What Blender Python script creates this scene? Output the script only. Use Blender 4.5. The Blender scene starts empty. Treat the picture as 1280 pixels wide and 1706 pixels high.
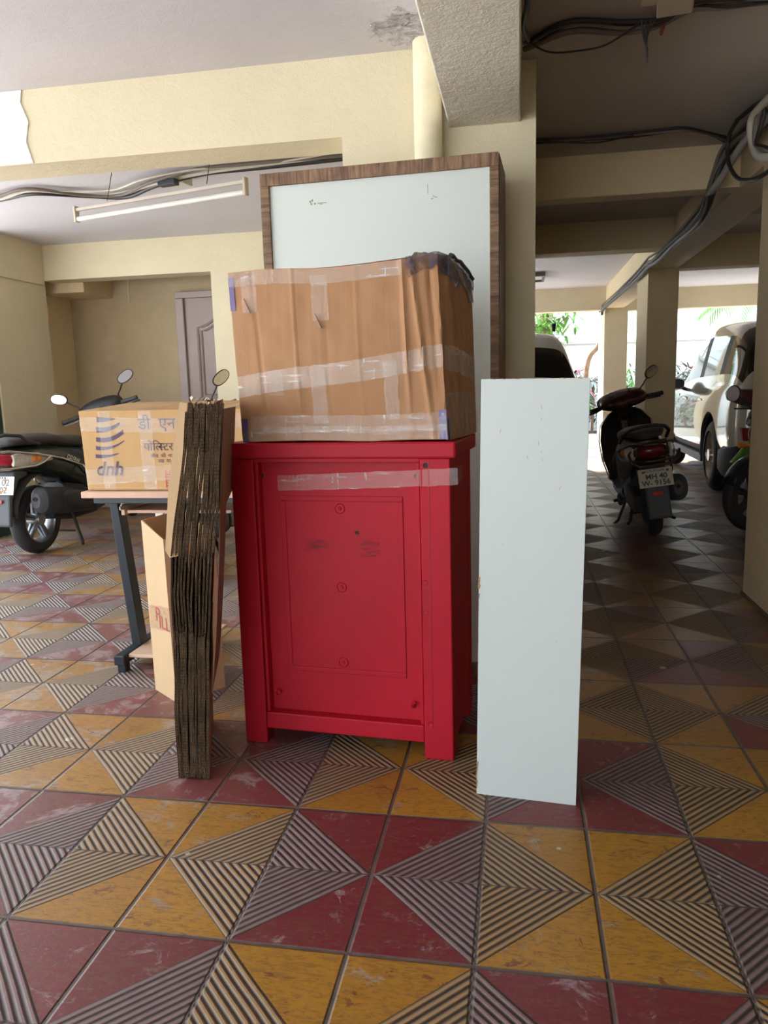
import bpy, bmesh, math, random
from mathutils import Vector, Matrix
PI = math.pi
R = math.radians
rnd = random.Random(7)
S = bpy.context.scene
C = S.collection

# ------------------------------------------------------------------ camera
cam_d = bpy.data.cameras.new('camera')
cam = bpy.data.objects.new('camera', cam_d)
C.objects.link(cam)
f_px, pitch, roll, yaw = 1270.27, -0.16, -0.0269, 0.178
Rp = Matrix.Rotation(pitch, 3, 'X')
right = Vector((1, 0, 0)); fwd = Rp @ Vector((0, 1, 0)); up = Rp @ Vector((0, 0, 1))
r_ = math.cos(roll) * right + math.sin(roll) * up
u_ = -math.sin(roll) * right + math.cos(roll) * up
Q = Matrix.Rotation(yaw, 3, 'Z')
r_, u_, fw_ = Q @ r_, Q @ u_, Q @ fwd
M = Matrix((r_, u_, -fw_)).transposed().to_4x4()
M.translation = Vector((0, 0, 1.101))
cam.matrix_world = M
cam_d.sensor_fit = 'VERTICAL'
cam_d.sensor_height = 24.0
cam_d.lens = f_px / 1706 * 24.0
cam_d.clip_start = 0.02
cam_d.clip_end = 200
S.camera = cam

# ------------------------------------------------------------------ light and exposure
S.view_settings.view_transform = 'Standard'
S.view_settings.look = 'None'
S.view_settings.gamma = 1.0
S.view_settings.use_curve_mapping = False
S.view_settings.exposure = 2.1
W = bpy.data.worlds.new('sky'); S.world = W; W.use_nodes = True
wn = W.node_tree
bg = wn.nodes['Background']
tc = wn.nodes.new('ShaderNodeTexCoord')
sx = wn.nodes.new('ShaderNodeSeparateXYZ'); wn.links.new(tc.outputs['Generated'], sx.inputs[0])
rp = wn.nodes.new('ShaderNodeValToRGB'); wn.links.new(sx.outputs['Z'], rp.inputs[0])
rp.color_ramp.elements[0].position = 0.0; rp.color_ramp.elements[0].color = (0.93, 0.97, 1.0, 1)
rp.color_ramp.elements[1].position = 0.8; rp.color_ramp.elements[1].color = (0.62, 0.80, 1.0, 1)
wn.links.new(rp.outputs[0], bg.inputs[0])
bg.inputs[1].default_value = 1.15
sun_d = bpy.data.lights.new('sun', 'SUN'); sun_d.energy = 5.5; sun_d.angle = R(3.0); sun_d.color = (1.0, 0.98, 0.94)
sun = bpy.data.objects.new('sun', sun_d); C.objects.link(sun)
sun.rotation_euler = Vector((-0.35, 0.62, 0.70)).to_track_quat('Z', 'Y').to_euler()

# ------------------------------------------------------------------ helpers
class NT:
    """tiny node-tree writer"""
    def __init__(s, name):
        s.m = bpy.data.materials.new(name); s.m.use_nodes = True
        s.t = s.m.node_tree; s.b = s.t.nodes['Principled BSDF']
    def n(s, typ, **kw):
        k = s.t.nodes.new(typ)
        for a, v in kw.items(): setattr(k, a, v)
        return k
    def put(s, sock, v):
        if v is None: return
        if hasattr(v, 'is_linked'): s.t.links.new(v, sock)
        elif isinstance(v, (tuple, list)) and len(v) == 3 and sock.type == 'RGBA': sock.default_value = (*v, 1)
        else: sock.default_value = v
    def math(s, op, a, b=None, c=None):
        k = s.n('ShaderNodeMath', operation=op)
        s.put(k.inputs[0], a); s.put(k.inputs[1], b)
        if c is not None: s.put(k.inputs[2], c)
        return k.outputs[0]
    def mix(s, fac, a, b, typ='MIX'):
        k = s.n('ShaderNodeMix', data_type='RGBA', blend_type=typ)
        s.put(k.inputs[0], fac); s.put(k.inputs[6], a); s.put(k.inputs[7], b)
        return k.outputs[2]
    def coords(s, which='Object'):
        return s.n('ShaderNodeTexCoord').outputs[which]
    def mapping(s, vec, scale=(1, 1, 1), rot=(0, 0, 0)):
        k = s.n('ShaderNodeMapping'); s.put(k.inputs[0], vec)
        k.inputs['Scale'].default_value = scale; k.inputs['Rotation'].default_value = rot
        return k.outputs[0]
    def noise(s, vec, scale, detail=3, rough=0.5, out='Fac', dist=0.0):
        k = s.n('ShaderNodeTexNoise'); s.put(k.inputs['Vector'], vec)
        k.inputs['Scale'].default_value = scale; k.inputs['Detail'].default_value = detail
        k.inputs['Roughness'].default_value = rough; k.inputs['Distortion'].default_value = dist
        return k.outputs[out]
    def voronoi(s, vec, scale, out='Distance', feature='F1'):
        k = s.n('ShaderNodeTexVoronoi', feature=feature); s.put(k.inputs['Vector'], vec)
        k.inputs['Scale'].default_value = scale
        return k.outputs[out]
    def ramp(s, v, lo, hi, clamp=True):
        k = s.n('ShaderNodeMapRange', clamp=clamp); s.put(k.inputs[0], v)
        k.inputs[1].default_value = lo; k.inputs[2].default_value = hi
        return k.outputs[0]
    def bump(s, h, strength=0.5, dist=0.01):
        k = s.n('ShaderNodeBump'); s.put(k.inputs['Height'], h)
        k.inputs['Strength'].default_value = strength; k.inputs['Distance'].default_value = dist
        s.t.links.new(k.outputs[0], s.b.inputs['Normal'])
    def set(s, col=None, rough=None, metal=None, spec=None, **kw):
        s.put(s.b.inputs['Base Color'], col); s.put(s.b.inputs['Roughness'], rough)
        s.put(s.b.inputs['Metallic'], metal); s.put(s.b.inputs['Specular IOR Level'], spec)
        for k, v in kw.items(): s.put(s.b.inputs[k.replace('_', ' ')], v)
        return s.m

def pm(name, col, rough=0.5, metal=0.0, var=0.08, nscale=6.0, bump=0.0, bscale=60.0, spec=None, **kw):
    t = NT(name); o = t.coords()
    n = t.noise(o, nscale, 4, 0.6)
    dark = tuple(c * (1 - var) for c in col); lite = tuple(min(1, c * (1 + var)) for c in col)
    c = t.mix(t.ramp(n, 0.3, 0.7), dark, lite)
    if bump: t.bump(t.noise(o, bscale, 4, 0.6), bump, 0.004)
    return t.set(c, rough, metal, spec, **kw)

def stucco(name, col, rough=0.75, amount=0.35, stain=0.10, scale=14):
    t = NT(name); o = t.coords()
    big = t.noise(o, 1.3, 4, 0.6); fine = t.noise(o, scale, 6, 0.65, dist=0.4); grain = t.noise(o, 160, 3, 0.6)
    c = t.mix(t.ramp(big, 0.35, 0.7), tuple(v * (1 - stain) for v in col), col)
    c = t.mix(t.math('MULTIPLY', t.ramp(t.noise(t.mapping(o, (1, 1, 0.25)), 5, 5, 0.7), 0.62, 0.8), 0.25), c, tuple(v * 0.8 for v in col))
    h = t.math('ADD', t.math('MULTIPLY', fine, 0.7), t.math('MULTIPLY', grain, 0.25))
    t.bump(h, amount, 0.02)
    return t.set(c, rough)

class MB:
    """collects shapes and links them as one mesh object"""
    def __init__(s, M=None):
        s.bm = bmesh.new(); s.M = M or Matrix.Identity(4)
    def _fin(s, vs, M=None):
        T = s.M @ (M or Matrix.Identity(4))
        for v in vs: v.co = T @ v.co
    def box(s, c, size, rot=(0, 0, 0)):
        r = bmesh.ops.create_cube(s.bm, size=1)['verts']
        from mathutils import Euler
        T = Matrix.Translation(c) @ Euler(rot).to_matrix().to_4x4() @ Matrix.Diagonal((*size, 1))
        s._fin(r, T); return s
    def bb(s, x0, x1, y0, y1, z0, z1):
        return s.box(((x0 + x1) / 2, (y0 + y1) / 2, (z0 + z1) / 2), (abs(x1 - x0), abs(y1 - y0), abs(z1 - z0)))
    def ring(s, pts):
        vs = [s.bm.verts.new(s.M @ Vector(p)) for p in pts]; return vs
    def skin(s, rings, cap=True, close=True):
        R_ = [s.ring(r) for r in rings]
        n = len(R_[0])
        for a, b in zip(R_, R_[1:]):
            for i in range(n if close else n - 1):
                j = (i + 1) % n
                try: s.bm.faces.new((a[i], a[j], b[j], b[i]))
                except ValueError: pass
        if cap and close:
            for r in (R_[0][::-1], R_[-1]):
                try: s.bm.faces.new(r)
                except ValueError: pass
        return s
    def tube(s, pts, r, n=8, cap=True):
        pts = [Vector(p) for p in pts]
        rs = r if isinstance(r, (list, tuple)) else [r] * len(pts)
        rings = []; prev = None
        for i, p in enumerate(pts):
            d = (pts[min(i + 1, len(pts) - 1)] - pts[max(i - 1, 0)]).normalized()
            if prev is None:
                a = d.orthogonal().normalized()
            else:
                a = (prev - d * prev.dot(d))
                a = a.normalized() if a.length > 1e-6 else d.orthogonal().normalized()
            prev = a; b = d.cross(a)
            rings.append([p + (a * math.cos(2 * PI * k / n) + b * math.sin(2 * PI * k / n)) * rs[i] for k in range(n)])
        return s.skin(rings, cap)
    def lathe(s, prof, origin, axis, n=32, cap=False):
        """prof: (radius, along-axis)"""
        ax = Vector(axis).normalized(); a = ax.orthogonal().normalized(); b = ax.cross(a); o = Vector(origin)
        rings = [[o + ax * h + (a * math.cos(2 * PI * k / n) + b * math.sin(2 * PI * k / n)) * r for k in range(n)] for r, h in prof]
        return s.skin(rings, cap)
    def prism(s, poly, d0, d1, plane='xz'):
        """poly in a plane, extruded from d0 to d1 along the missing axis"""
        def P(p, d): return {'xz': (p[0], d, p[1]), 'xy': (p[0], p[1], d), 'yz': (d, p[0], p[1])}[plane]
        return s.skin([[P(p, d0) for p in poly], [P(p, d1) for p in poly]])
    def ell(s, stations, n=16, pw=2.5, cap=True):
        """superellipse loft along x: (x, y, z, half width, half height)"""
        rings = []
        for x, y, z, w, h in stations:
            rg = []
            for k in range(n):
                t = 2 * PI * k / n; c, d = math.cos(t), math.sin(t)
                rg.append((x, y + w * math.copysign(abs(c) ** (2 / pw), c), z + h * math.copysign(abs(d) ** (2 / pw), d)))
            rings.append(rg)
        return s.skin(rings, cap)
    def sphere(s, c, rad, sc=(1, 1, 1), seg=16):
        r = bmesh.ops.create_uvsphere(s.bm, u_segments=seg, v_segments=seg // 2, radius=rad)['verts']
        s._fin(r, Matrix.Translation(c) @ Matrix.Diagonal((*sc, 1))); return s
    def quad(s, a, b, c, d):
        vs = s.ring((a, b, c, d)); s.bm.faces.new(vs); return s
    def build(s, name, mat, parent=None, smooth=None, bevel=0.0, sub=0, seg=2):
        bmesh.ops.recalc_face_normals(s.bm, faces=s.bm.faces)
        me = bpy.data.meshes.new(name); s.bm.to_mesh(me); s.bm.free()
        me.materials.append(mat)
        if smooth is not None:
            if smooth is True: smooth = 35
            for p in me.polygons: p.use_smooth = True
            if smooth < 180: me.set_sharp_from_angle(angle=R(smooth))
        o = bpy.data.objects.new(name, me); C.objects.link(o)
        if parent is not None: o.parent = parent
        if bevel:
            b = o.modifiers.new('bevel', 'BEVEL'); b.width = bevel; b.segments = seg; b.limit_method = 'ANGLE'; b.angle_limit = R(40)
        if sub:
            m = o.modifiers.new('sub', 'SUBSURF'); m.levels = sub; m.render_levels = sub
        return o

def split_build(mb, name, mat, parent, **kw):
    """like build, one object for each connected piece"""
    bmesh.ops.recalc_face_normals(mb.bm, faces=mb.bm.faces)
    left = set(mb.bm.verts); out = []
    while left:
        st = [left.pop()]; isl = set(st)
        while st:
            v = st.pop()
            for e in v.link_edges:
                w = e.other_vert(v)
                if w not in isl: isl.add(w); st.append(w)
        left -= isl
        m2 = MB(); idx = {}
        for v in isl: idx[v] = m2.bm.verts.new(v.co)
        fs = set(f for v in isl for f in v.link_faces)
        for f in fs: m2.bm.faces.new([idx[v] for v in f.verts])
        out.append(m2.build(name, mat, parent, **kw))
    mb.bm.free(); return out

def thing(name, label, cat, loc=(0, 0, 0), rot=(0, 0, 0), group=None):
    o = bpy.data.objects.new(name, None); C.objects.link(o); o.empty_display_size = 0.1
    o.location = loc; o.rotation_euler = rot
    return tag(o, label, cat, group)
def tag(o, label, cat, group=None, kind=None):
    o['label'] = label; o['category'] = cat
    if group: o['group'] = group
    if kind: o['kind'] = kind
    return o
def struct(o, label=None):
    o['kind'] = 'structure'
    if label: o['label'] = label
    return o
def text_part(name, body, size, mat, parent, Mx, align='LEFT', shear=0.0, bold=0.0, xs=1.0, cut=None):
    """flat lettering as a mesh; Mx places its xy plane"""
    cu = bpy.data.curves.new('lettering', 'FONT'); cu.body = body; cu.size = size; cu.align_x = align; cu.shear = shear
    cu.offset = bold; cu.extrude = 0.0002; cu.resolution_u = 4
    o = bpy.data.objects.new('lettering', cu); C.objects.link(o)
    dg = bpy.context.evaluated_depsgraph_get()
    me = bpy.data.meshes.new_from_object(o.evaluated_get(dg))
    bpy.data.objects.remove(o); bpy.data.curves.remove(cu)
    if cut is not None:
        b = bmesh.new(); b.from_mesh(me)
        bmesh.ops.bisect_plane(b, geom=b.verts[:] + b.edges[:] + b.faces[:], plane_co=(cut, 0, 0), plane_no=(1, 0, 0), clear_outer=True)
        b.to_mesh(me); b.free()
    me.transform(Mx @ Matrix.Diagonal((xs, 1, 1, 1)))
    me.materials.clear(); me.materials.append(mat)
    p = bpy.data.objects.new(name, me); C.objects.link(p); p.parent = parent
    return p
def frame(o, xa, ya):
    """matrix with origin o, x axis xa, y axis ya"""
    xa = Vector(xa).normalized(); ya = Vector(ya).normalized(); za = xa.cross(ya).normalized(); ya = za.cross(xa)
    m = Matrix((xa, ya, za)).transposed().to_4x4(); m.translation = Vector(o); return m

# ------------------------------------------------------------------ materials
cream = stucco('cream paint', (0.74, 0.66, 0.46))
cream_deep = stucco('deeper cream paint', (0.76, 0.62, 0.39))  # slightly darker, yellower than the main cream
soffit_m = stucco('soffit paint', (0.84, 0.78, 0.66), amount=0.45, scale=26)
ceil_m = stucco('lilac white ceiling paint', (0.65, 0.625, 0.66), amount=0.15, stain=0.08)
ceil_d = stucco('shaded ceiling paint', (0.50, 0.46, 0.43), amount=0.15)  # dimness of the near right ceiling put into its colour
white_out = stucco('white boundary paint', (0.86, 0.88, 0.86), amount=0.1)
conc_out = pm('outdoor concrete', (0.74, 0.72, 0.68), 0.8, var=0.15, nscale=2)

def floor_mat():
    t = NT('chequered cement tile'); o = t.coords()
    sp = t.n('ShaderNodeSeparateXYZ'); t.put(sp.inputs[0], o)
    wob = t.math('MULTIPLY', t.math('SUBTRACT', t.noise(o, 3.0, 2), 0.5), 0.02)
    u = t.math('ADD', t.math('DIVIDE', t.math('SUBTRACT', sp.outputs[0], -0.0842), 0.25), wob)
    v = t.math('ADD', t.math('DIVIDE', t.math('SUBTRACT', sp.outputs[1], 1.3133), 0.25), wob)
    pu = t.math('PINGPONG', u, 1.0); pv = t.math('PINGPONG', v, 1.0)      # 1 at odd lines
    a = t.math('SUBTRACT', 1.0, pu); b = t.math('SUBTRACT', 1.0, pv)
    d = t.math('SUBTRACT', a, b)                                         # >0 : ribbed half
    ribbed = t.math('GREATER_THAN', d, 0.0)
    wave = t.math('PINGPONG', t.math('MULTIPLY', d, 22.0), 1.0)
    wave = t.math('MULTIPLY', t.ramp(wave, 0.15, 0.72), 1.0)
    # joints
    ju = t.math('SUBTRACT', 0.5, t.math('ABSOLUTE', t.math('SUBTRACT', t.math('FRACT', u), 0.5)))
    jv = t.math('SUBTRACT', 0.5, t.math('ABSOLUTE', t.math('SUBTRACT', t.math('FRACT', v), 0.5)))
    rowodd = t.math('GREATER_THAN', pv, 0.5)
    jv2 = t.math('ADD', jv, t.math('MULTIPLY', rowodd, 0.012))
    j = t.math('MINIMUM', ju, jv2)
    joint = t.math('SUBTRACT', 1.0, t.ramp(j, 0.010, 0.026))
    # checker of four-tile stars
    bi = t.math('FLOOR', t.math('MULTIPLY', u, 0.5)); bj = t.math('FLOOR', t.math('MULTIPLY', v, 0.5))
    par = t.math('PINGPONG', t.math('ADD', bi, bj), 1.0)
    cell = t.n('ShaderNodeCombineXYZ'); t.put(cell.inputs[0], t.math('FLOOR', u)); t.put(cell.inputs[1], t.math('FLOOR', v))
    wnz = t.n('ShaderNodeTexWhiteNoise', noise_dimensions='2D'); t.put(wnz.inputs['Vector'], cell.outputs[0])
    rndv = wnz.outputs['Value']
    # in the passage on the right the tiles are laid at random, red from about five metres on
    zone = t.math('MULTIPLY', t.math('GREATER_THAN', u, 1.0), t.math('GREATER_THAN', v, 4.0))
    far = t.math('GREATER_THAN', v, 14.0)
    rsel = t.math('GREATER_THAN', rndv, t.math('ADD', 0.62, t.math('MULTIPLY', far, -0.5)))
    par = t.math('ADD', t.math('MULTIPLY', par, t.math('SUBTRACT', 1.0, zone)), t.math('MULTIPLY', rsel, zone))
    red = t.mix(t.ramp(rndv, 0.0, 1.0), (0.135, 0.013, 0.022), (0.19, 0.020, 0.034))
    yel = t.mix(t.ramp(rndv, 0.0, 1.0), (0.35, 0.165, 0.012), (0.43, 0.21, 0.020))
    base = t.mix(par, yel, red)
    # worn paint: grey lilac cement shows through, strongest towards the open side on the left
    st = t.mapping(o, (1.0, 1.0, 1.0))
    wn1 = t.noise(st, 9.0, 8, 0.72, dist=0.6); wn2 = t.noise(st, 1.1, 3, 0.5)
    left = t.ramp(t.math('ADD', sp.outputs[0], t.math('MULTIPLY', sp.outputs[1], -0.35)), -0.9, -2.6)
    thr = t.math('ADD', t.math('MULTIPLY', left, 0.09), t.math('MULTIPLY', wn2, 0.10))
    wear = t.ramp(t.math('ADD', wn1, thr), 0.64, 0.70)
    scuff = t.ramp(t.noise(st, 60, 5, 0.7), 0.50, 0.75)
    wearc = t.mix(par, (0.36, 0.30, 0.24), (0.36, 0.27, 0.29))
    smooth_c = t.mix(t.math('MULTIPLY', wear, 0.85), base, wearc)
    smooth_c = t.mix(t.math('MULTIPLY', scuff, 0.30), smooth_c, (0.20, 0.13, 0.09))
    streaks = t.noise(t.mapping(o, (30, 110, 1)), 1.0, 5, 0.7, dist=1.2)
    smooth_c = t.mix(t.math('MULTIPLY', t.ramp(streaks, 0.48, 0.60), 0.55), smooth_c, (0.15, 0.075, 0.03))
    chip = t.ramp(t.noise(t.mapping(o, (1, 1.6, 1)), 15, 6, 0.75, dist=0.8), 0.600, 0.618)
    smooth_c = t.mix(t.math('MULTIPLY', chip, 0.75), smooth_c, t.mix(par, (0.13, 0.035, 0.03), (0.20, 0.13, 0.12)))
    sheenleft = t.math('MULTIPLY', left, 0.14)  # pale tint painted in for the daylight sheen on the left
    smooth_c = t.mix(sheenleft, smooth_c, (0.62, 0.48, 0.40))
    # ribs: worn pale crest, dirty groove
    crest = t.mix(par, t.mix(0.40, base, (0.36, 0.30, 0.22)), t.mix(0.50, base, (0.30, 0.25, 0.25)))
    crest = t.mix(t.math('MULTIPLY', t.ramp(t.noise(st, 25, 5, 0.7), 0.4, 0.7), 0.5), crest, (0.30, 0.25, 0.19))
    rib_c = t.mix(wave, (0.045, 0.032, 0.026), crest)
    rib_c = t.mix(t.math('MULTIPLY', left, 0.25), rib_c, (0.50, 0.44, 0.40))  # same painted sheen over the ribs
    col = t.mix(ribbed, smooth_c, rib_c)
    # warm brown tint laid over the passage side
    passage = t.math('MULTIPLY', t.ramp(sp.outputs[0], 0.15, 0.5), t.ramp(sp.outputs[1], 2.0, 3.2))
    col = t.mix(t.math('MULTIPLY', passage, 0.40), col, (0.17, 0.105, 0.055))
    # splashes of pale paint
    vo = t.n('ShaderNodeTexVoronoi'); t.put(vo.inputs['Vector'], o); vo.inputs['Scale'].default_value = 9.0
    vs = t.n('ShaderNodeSeparateColor'); t.put(vs.inputs[0], vo.outputs['Color'])
    rad = t.math('MULTIPLY', t.math('POWER', vs.outputs[0], 6.0), 0.16)
    spot = t.math('LESS_THAN', t.math('ADD', vo.outputs['Distance'], t.math('MULTIPLY', t.noise(o, 80, 2), 0.02)), rad)
    col = t.mix(t.math('MULTIPLY', spot, 0.8), col, (0.55, 0.52, 0.44))
    jc = t.mix(t.noise(o, 40, 3), (0.06, 0.045, 0.038), (0.16, 0.12, 0.10))
    col = t.mix(joint, col, jc)
    h = t.math('ADD', t.math('MULTIPLY', ribbed, t.math('MULTIPLY', wave, 1.0)), t.math('MULTIPLY', t.math('SUBTRACT', 1.0, ribbed), 0.9))
    h = t.math('SUBTRACT', h, t.math('MULTIPLY', joint, 1.2))
    h = t.math('ADD', h, t.math('MULTIPLY', t.noise(o, 70, 4, 0.6), 0.16))
    t.bump(h, 0.8, 0.005)
    ro = t.math('ADD', t.math('MULTIPLY', ribbed, 0.18), t.math('ADD', 0.30, t.math('MULTIPLY', wn1, 0.22)))
    return t.set(col, ro, 0.0, 0.5)
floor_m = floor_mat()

# ------------------------------------------------------------------ structure
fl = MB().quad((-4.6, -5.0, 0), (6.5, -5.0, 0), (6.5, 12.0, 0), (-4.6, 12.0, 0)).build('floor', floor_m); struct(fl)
struct(MB().bb(-60, 60, -40, 60, -0.3, -0.02).build('ground', conc_out))
# ceiling slabs between the beams
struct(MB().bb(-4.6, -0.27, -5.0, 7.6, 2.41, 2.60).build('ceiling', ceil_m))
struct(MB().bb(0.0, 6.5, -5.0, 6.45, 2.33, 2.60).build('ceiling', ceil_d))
struct(MB().bb(-4.6, 6.5, 6.45, 12.0, 2.385, 2.60).build('ceiling', ceil_m))
struct(MB().bb(-0.28, 0.01, -5.0, 6.6, 2.35, 2.60).build('ceiling', ceil_m))
# beams
def beam(x0, x1, y0, y1, z0, z1, m=cream, i=[0]):
    i[0] += 1
    return struct(MB().bb(x0, x1, y0, y1, z0, z1).build('trim_%d' % i[0], m, bevel=0.006))
beam(-0.275, 0.003, -4.2, 3.215, 2.11, 2.40, soffit_m)            # overhead beam towards the camera
struct(MB().bb(-4.5, -0.60, 3.2095, 3.42, 2.11, 2.415).build('trim_20', cream))                        # cross beam on the left
beam(0.06, 1.17, 4.54, 4.68, 2.11, 2.36, cream_deep)
beam(0.06, 1.17, 6.35, 6.56, 2.11, 2.45, cream_deep)
beam(1.15, 1.41, -3.0, 11.9, 2.11, 2.40, cream_deep)                 # long beam on the right
beam(-3.0, 1.16, 11.0, 11.2, 2.08, 2.45, cream)
beam(1.40, 6.4, 7.55, 7.75, 2.11, 2.45, cream_deep)
beam(1.40, 6.4, 4.54, 4.68, 2.11, 2.45, cream_deep)
beam(1.40, 6.4, 11.5, 11.7, 2.10, 2.45, cream)
# pillars
struct(MB().bb(-0.709, 0.061, 3.21, 3.62, 0, 2.45).build('wall_center', cream))
struct(MB().bb(1.147, 1.45, 3.05, 4.12, 0, 2.45).build('wall_right', cream_deep, bevel=0.006))
struct(MB().bb(1.150, 1.42, 7.50, 8.15, 0, 2.2).build('wall_middle', cream_deep, bevel=0.006))
struct(MB().bb(1.150, 1.46, 11.15, 11.9, 0, 2.2).build('wall_far', cream, bevel=0.006))
# left rear bay
struct(MB().bb(-4.6, -4.12, 5.60, 6.34, 0, 2.45).build('wall_left', cream, bevel=0.005))
struct(MB().bb(-4.125, -4.10, 5.60, 6.30, 2.075, 2.42).build('trim_left', cream, bevel=0.004))
wr = MB(); wr.bb(-4.12, -2.56, 6.30, 6.50, 2.115, 2.42); wr.bb(-2.56, 0.10, 6.30, 6.50, 0, 2.42)
struct(wr.build('wall_rear', cream))
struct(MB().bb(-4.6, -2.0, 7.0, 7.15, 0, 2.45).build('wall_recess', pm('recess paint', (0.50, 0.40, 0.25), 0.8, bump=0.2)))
struct(MB().bb(-4.6, -4.3, 6.34, 7.0, 0, 2.45).build('wall_recess_left', cream_deep))
struct(MB().bb(-2.1, -2.0, 6.5, 7.0, 0, 2.45).build('wall_recess_right', cream_deep))
struct(MB().bb(-4.3, -3.85, 6.50, 7.0, 2.03, 2.40).build('trim_recess', cream_deep, bevel=0.004))
struct(MB().bb(-0.05, 0.06, 3.62, 6.4, 0, 2.42).build('wall_passage', cream_deep))
# unseen closed sides of the hall; rear one sized to block light
struct(MB().bb(6.4, 6.6, -4.2, 12, 0, 2.6).build('wall_far_right', cream_deep))
struct(MB().bb(-0.2, 6.5, -4.3, -4.1, 0, 2.6).build('wall_unseen_behind', cream_deep))

# rough unpainted plaster patch on the cross beam, whitened for the daylight on it
t = NT('daylit rough plaster'); o_ = t.coords()
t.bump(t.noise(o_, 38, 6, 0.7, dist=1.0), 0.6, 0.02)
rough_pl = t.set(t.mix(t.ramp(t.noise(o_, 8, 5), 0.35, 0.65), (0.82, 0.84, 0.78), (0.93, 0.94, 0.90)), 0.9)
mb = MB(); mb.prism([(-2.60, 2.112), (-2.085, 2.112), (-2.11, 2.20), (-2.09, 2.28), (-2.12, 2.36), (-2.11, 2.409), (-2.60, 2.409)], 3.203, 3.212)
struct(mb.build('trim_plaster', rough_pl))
# peeling patch on the ceiling near the pipe
t = NT('peeling grey plaster'); o_ = t.coords()
msk = t.ramp(t.noise(o_, 26, 8, 0.8), 0.42, 0.6)
t.bump(t.noise(o_, 50, 6, 0.75), 0.8, 0.012)
vd_ = t.n('ShaderNodeVectorMath', operation='DISTANCE'); t.put(vd_.inputs[0], o_); vd_.inputs[1].default_value = (-0.40, 3.03, 2.409)
peel = t.set(t.mix(msk, (0.36, 0.33, 0.33), (0.70, 0.67, 0.68)), 0.9, Alpha=t.ramp(t.math('SUBTRACT', t.noise(o_, 20, 8, 0.8), t.math('MULTIPLY', vd_.outputs['Value'], 1.1)), 0.36, 0.42))
random.seed(4)
mb = MB(); pts = []
for k in range(26):
    a = 2 * PI * k / 26
    pts.append((-0.40 + 0.17 * math.cos(a) * random.uniform(0.75, 1.05), 3.03 + 0.17 * math.sin(a) * random.uniform(0.7, 1.05)))
mb.prism(pts, 2.4065, 2.4115, 'xy'); struct(mb.build('trim_peeling', peel))
# dark strip painted as the shadow line at foot of the right pillar
struct(MB().bb(1.138, 1.15, 3.05, 4.125, 0, 0.012).build('baseboard_shadow_right', pm('shadow line brown', (0.16, 0.12, 0.09), 0.9)))

# door in the recess
door_m = pm('taupe door paint', (0.40, 0.31, 0.28), 0.45, var=0.05, nscale=3)
frame_m = pm('door frame paint', (0.44, 0.36, 0.34), 0.5, var=0.05)
mb = MB(); mb.bb(-3.19, -3.11, 6.93, 6.999, 0, 1.988); mb.bb(-3.19, -2.18, 6.93, 6.999, 1.99, 2.05); mb.bb(-2.25, -2.18, 6.93, 6.999, 0, 1.988)
dr = struct(mb.build('door_1', frame_m, bevel=0.008))
mb = MB(); mb.bb(-3.11, -2.25, 6.965, 7.0, 0.01, 1.99)
leaf = mb.build('door_leaf', door_m, dr, bevel=0.003)
def molding(x0, x1, z0, z1, arch):
    pts = [(x0, z0), (x1, z0), (x1, z1 - arch)]
    for k in range(1, 12):
        s_ = k / 12; x = x1 + (x0 - x1) * s_
        pts.append((x, z1 - arch + arch * (0.5 - 0.5 * math.cos(2 * PI * s_)) ** 1.2))
    pts.append((x0, z1 - arch)); pts.append((x0, z0))
    return pts
mb = MB()
for ins in (0, 0.035):
    p = molding(-2.99 + ins, -2.37 - ins, 1.05 + ins, 1.85 - ins, 0.13)
    mb.tube([(x, 6.962, z) for x, z in p], 0.012, 6)
    p = molding(-2.99 + ins, -2.37 - ins, 0.15 + ins, 0.90 - ins, 0.0)
    mb.tube([(x, 6.962, z) for x, z in p], 0.012, 6)
split_build(mb, 'panel_molding', door_m, leaf, smooth=60)
mb = MB(); mb.bb(-4.0, -2.0, 6.9, 6.99, 0.0, 0.03); struct(mb.build('trim_threshold', cream_deep))

# ------------------------------------------------------------------ drain pipe
pipe_m = pm('cream painted pipe', (0.80, 0.72, 0.50), 0.5, var=0.12, nscale=8)
mb = MB(); mb.tube([(-0.352, 3.15, 0.0), (-0.352, 3.15, 2.41)], 0.055, 24)
pp = mb.build('drain_pipe', pipe_m, smooth=60); tag(pp, 'cream painted vertical drain pipe beside the central pillar', 'pipe')

# ------------------------------------------------------------------ red cabinet
def red_mat():
    t = NT('red moulded plastic'); o = t.coords()
    n1 = t.noise(o, 3.5, 4, 0.6); n2 = t.noise(t.mapping(o, (1, 1, 3)), 26, 5, 0.7)
    c = t.mix(t.ramp(n1, 0.3, 0.7), (0.40, 0.005, 0.018), (0.47, 0.006, 0.023))
    c = t.mix(t.math('MULTIPLY', t.ramp(n2, 0.58, 0.80), 0.25), c, (0.28, 0.02, 0.03))
    t.bump(t.noise(o, 180, 3, 0.6), 0.12, 0.003)
    return t.set(c, t.math('ADD', 0.42, t.math('MULTIPLY', n1, 0.2)), 0.0, 0.28)
red_m = red_mat()
e_ = Vector((0.704, -0.060, 0)).normalized()
rot_red = math.atan2(e_.y, e_.x)
WR, DR, HR = 0.707, 0.40, 0.952
rc = thing('plastic_cabinet', 'tall red plastic cabinet, its recessed back panel facing out, under the big taped carton', 'cabinet', (-0.879, 2.173, 0), (0, 0, rot_red))
mb = MB(); mb.bb(0, WR, 0, DR, 0.905, HR)
mb.build('top', red_m, rc, bevel=0.006)
for x0, x1 in ((0.018, 0.092), (0.602, 0.690)):
    for y0 in (0.008, DR - 0.07):
        MB().bb(x0, x1, y0, y0 + 0.06, 0.0, 0.905).build('corner_post', red_m, rc, bevel=0.004)
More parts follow.
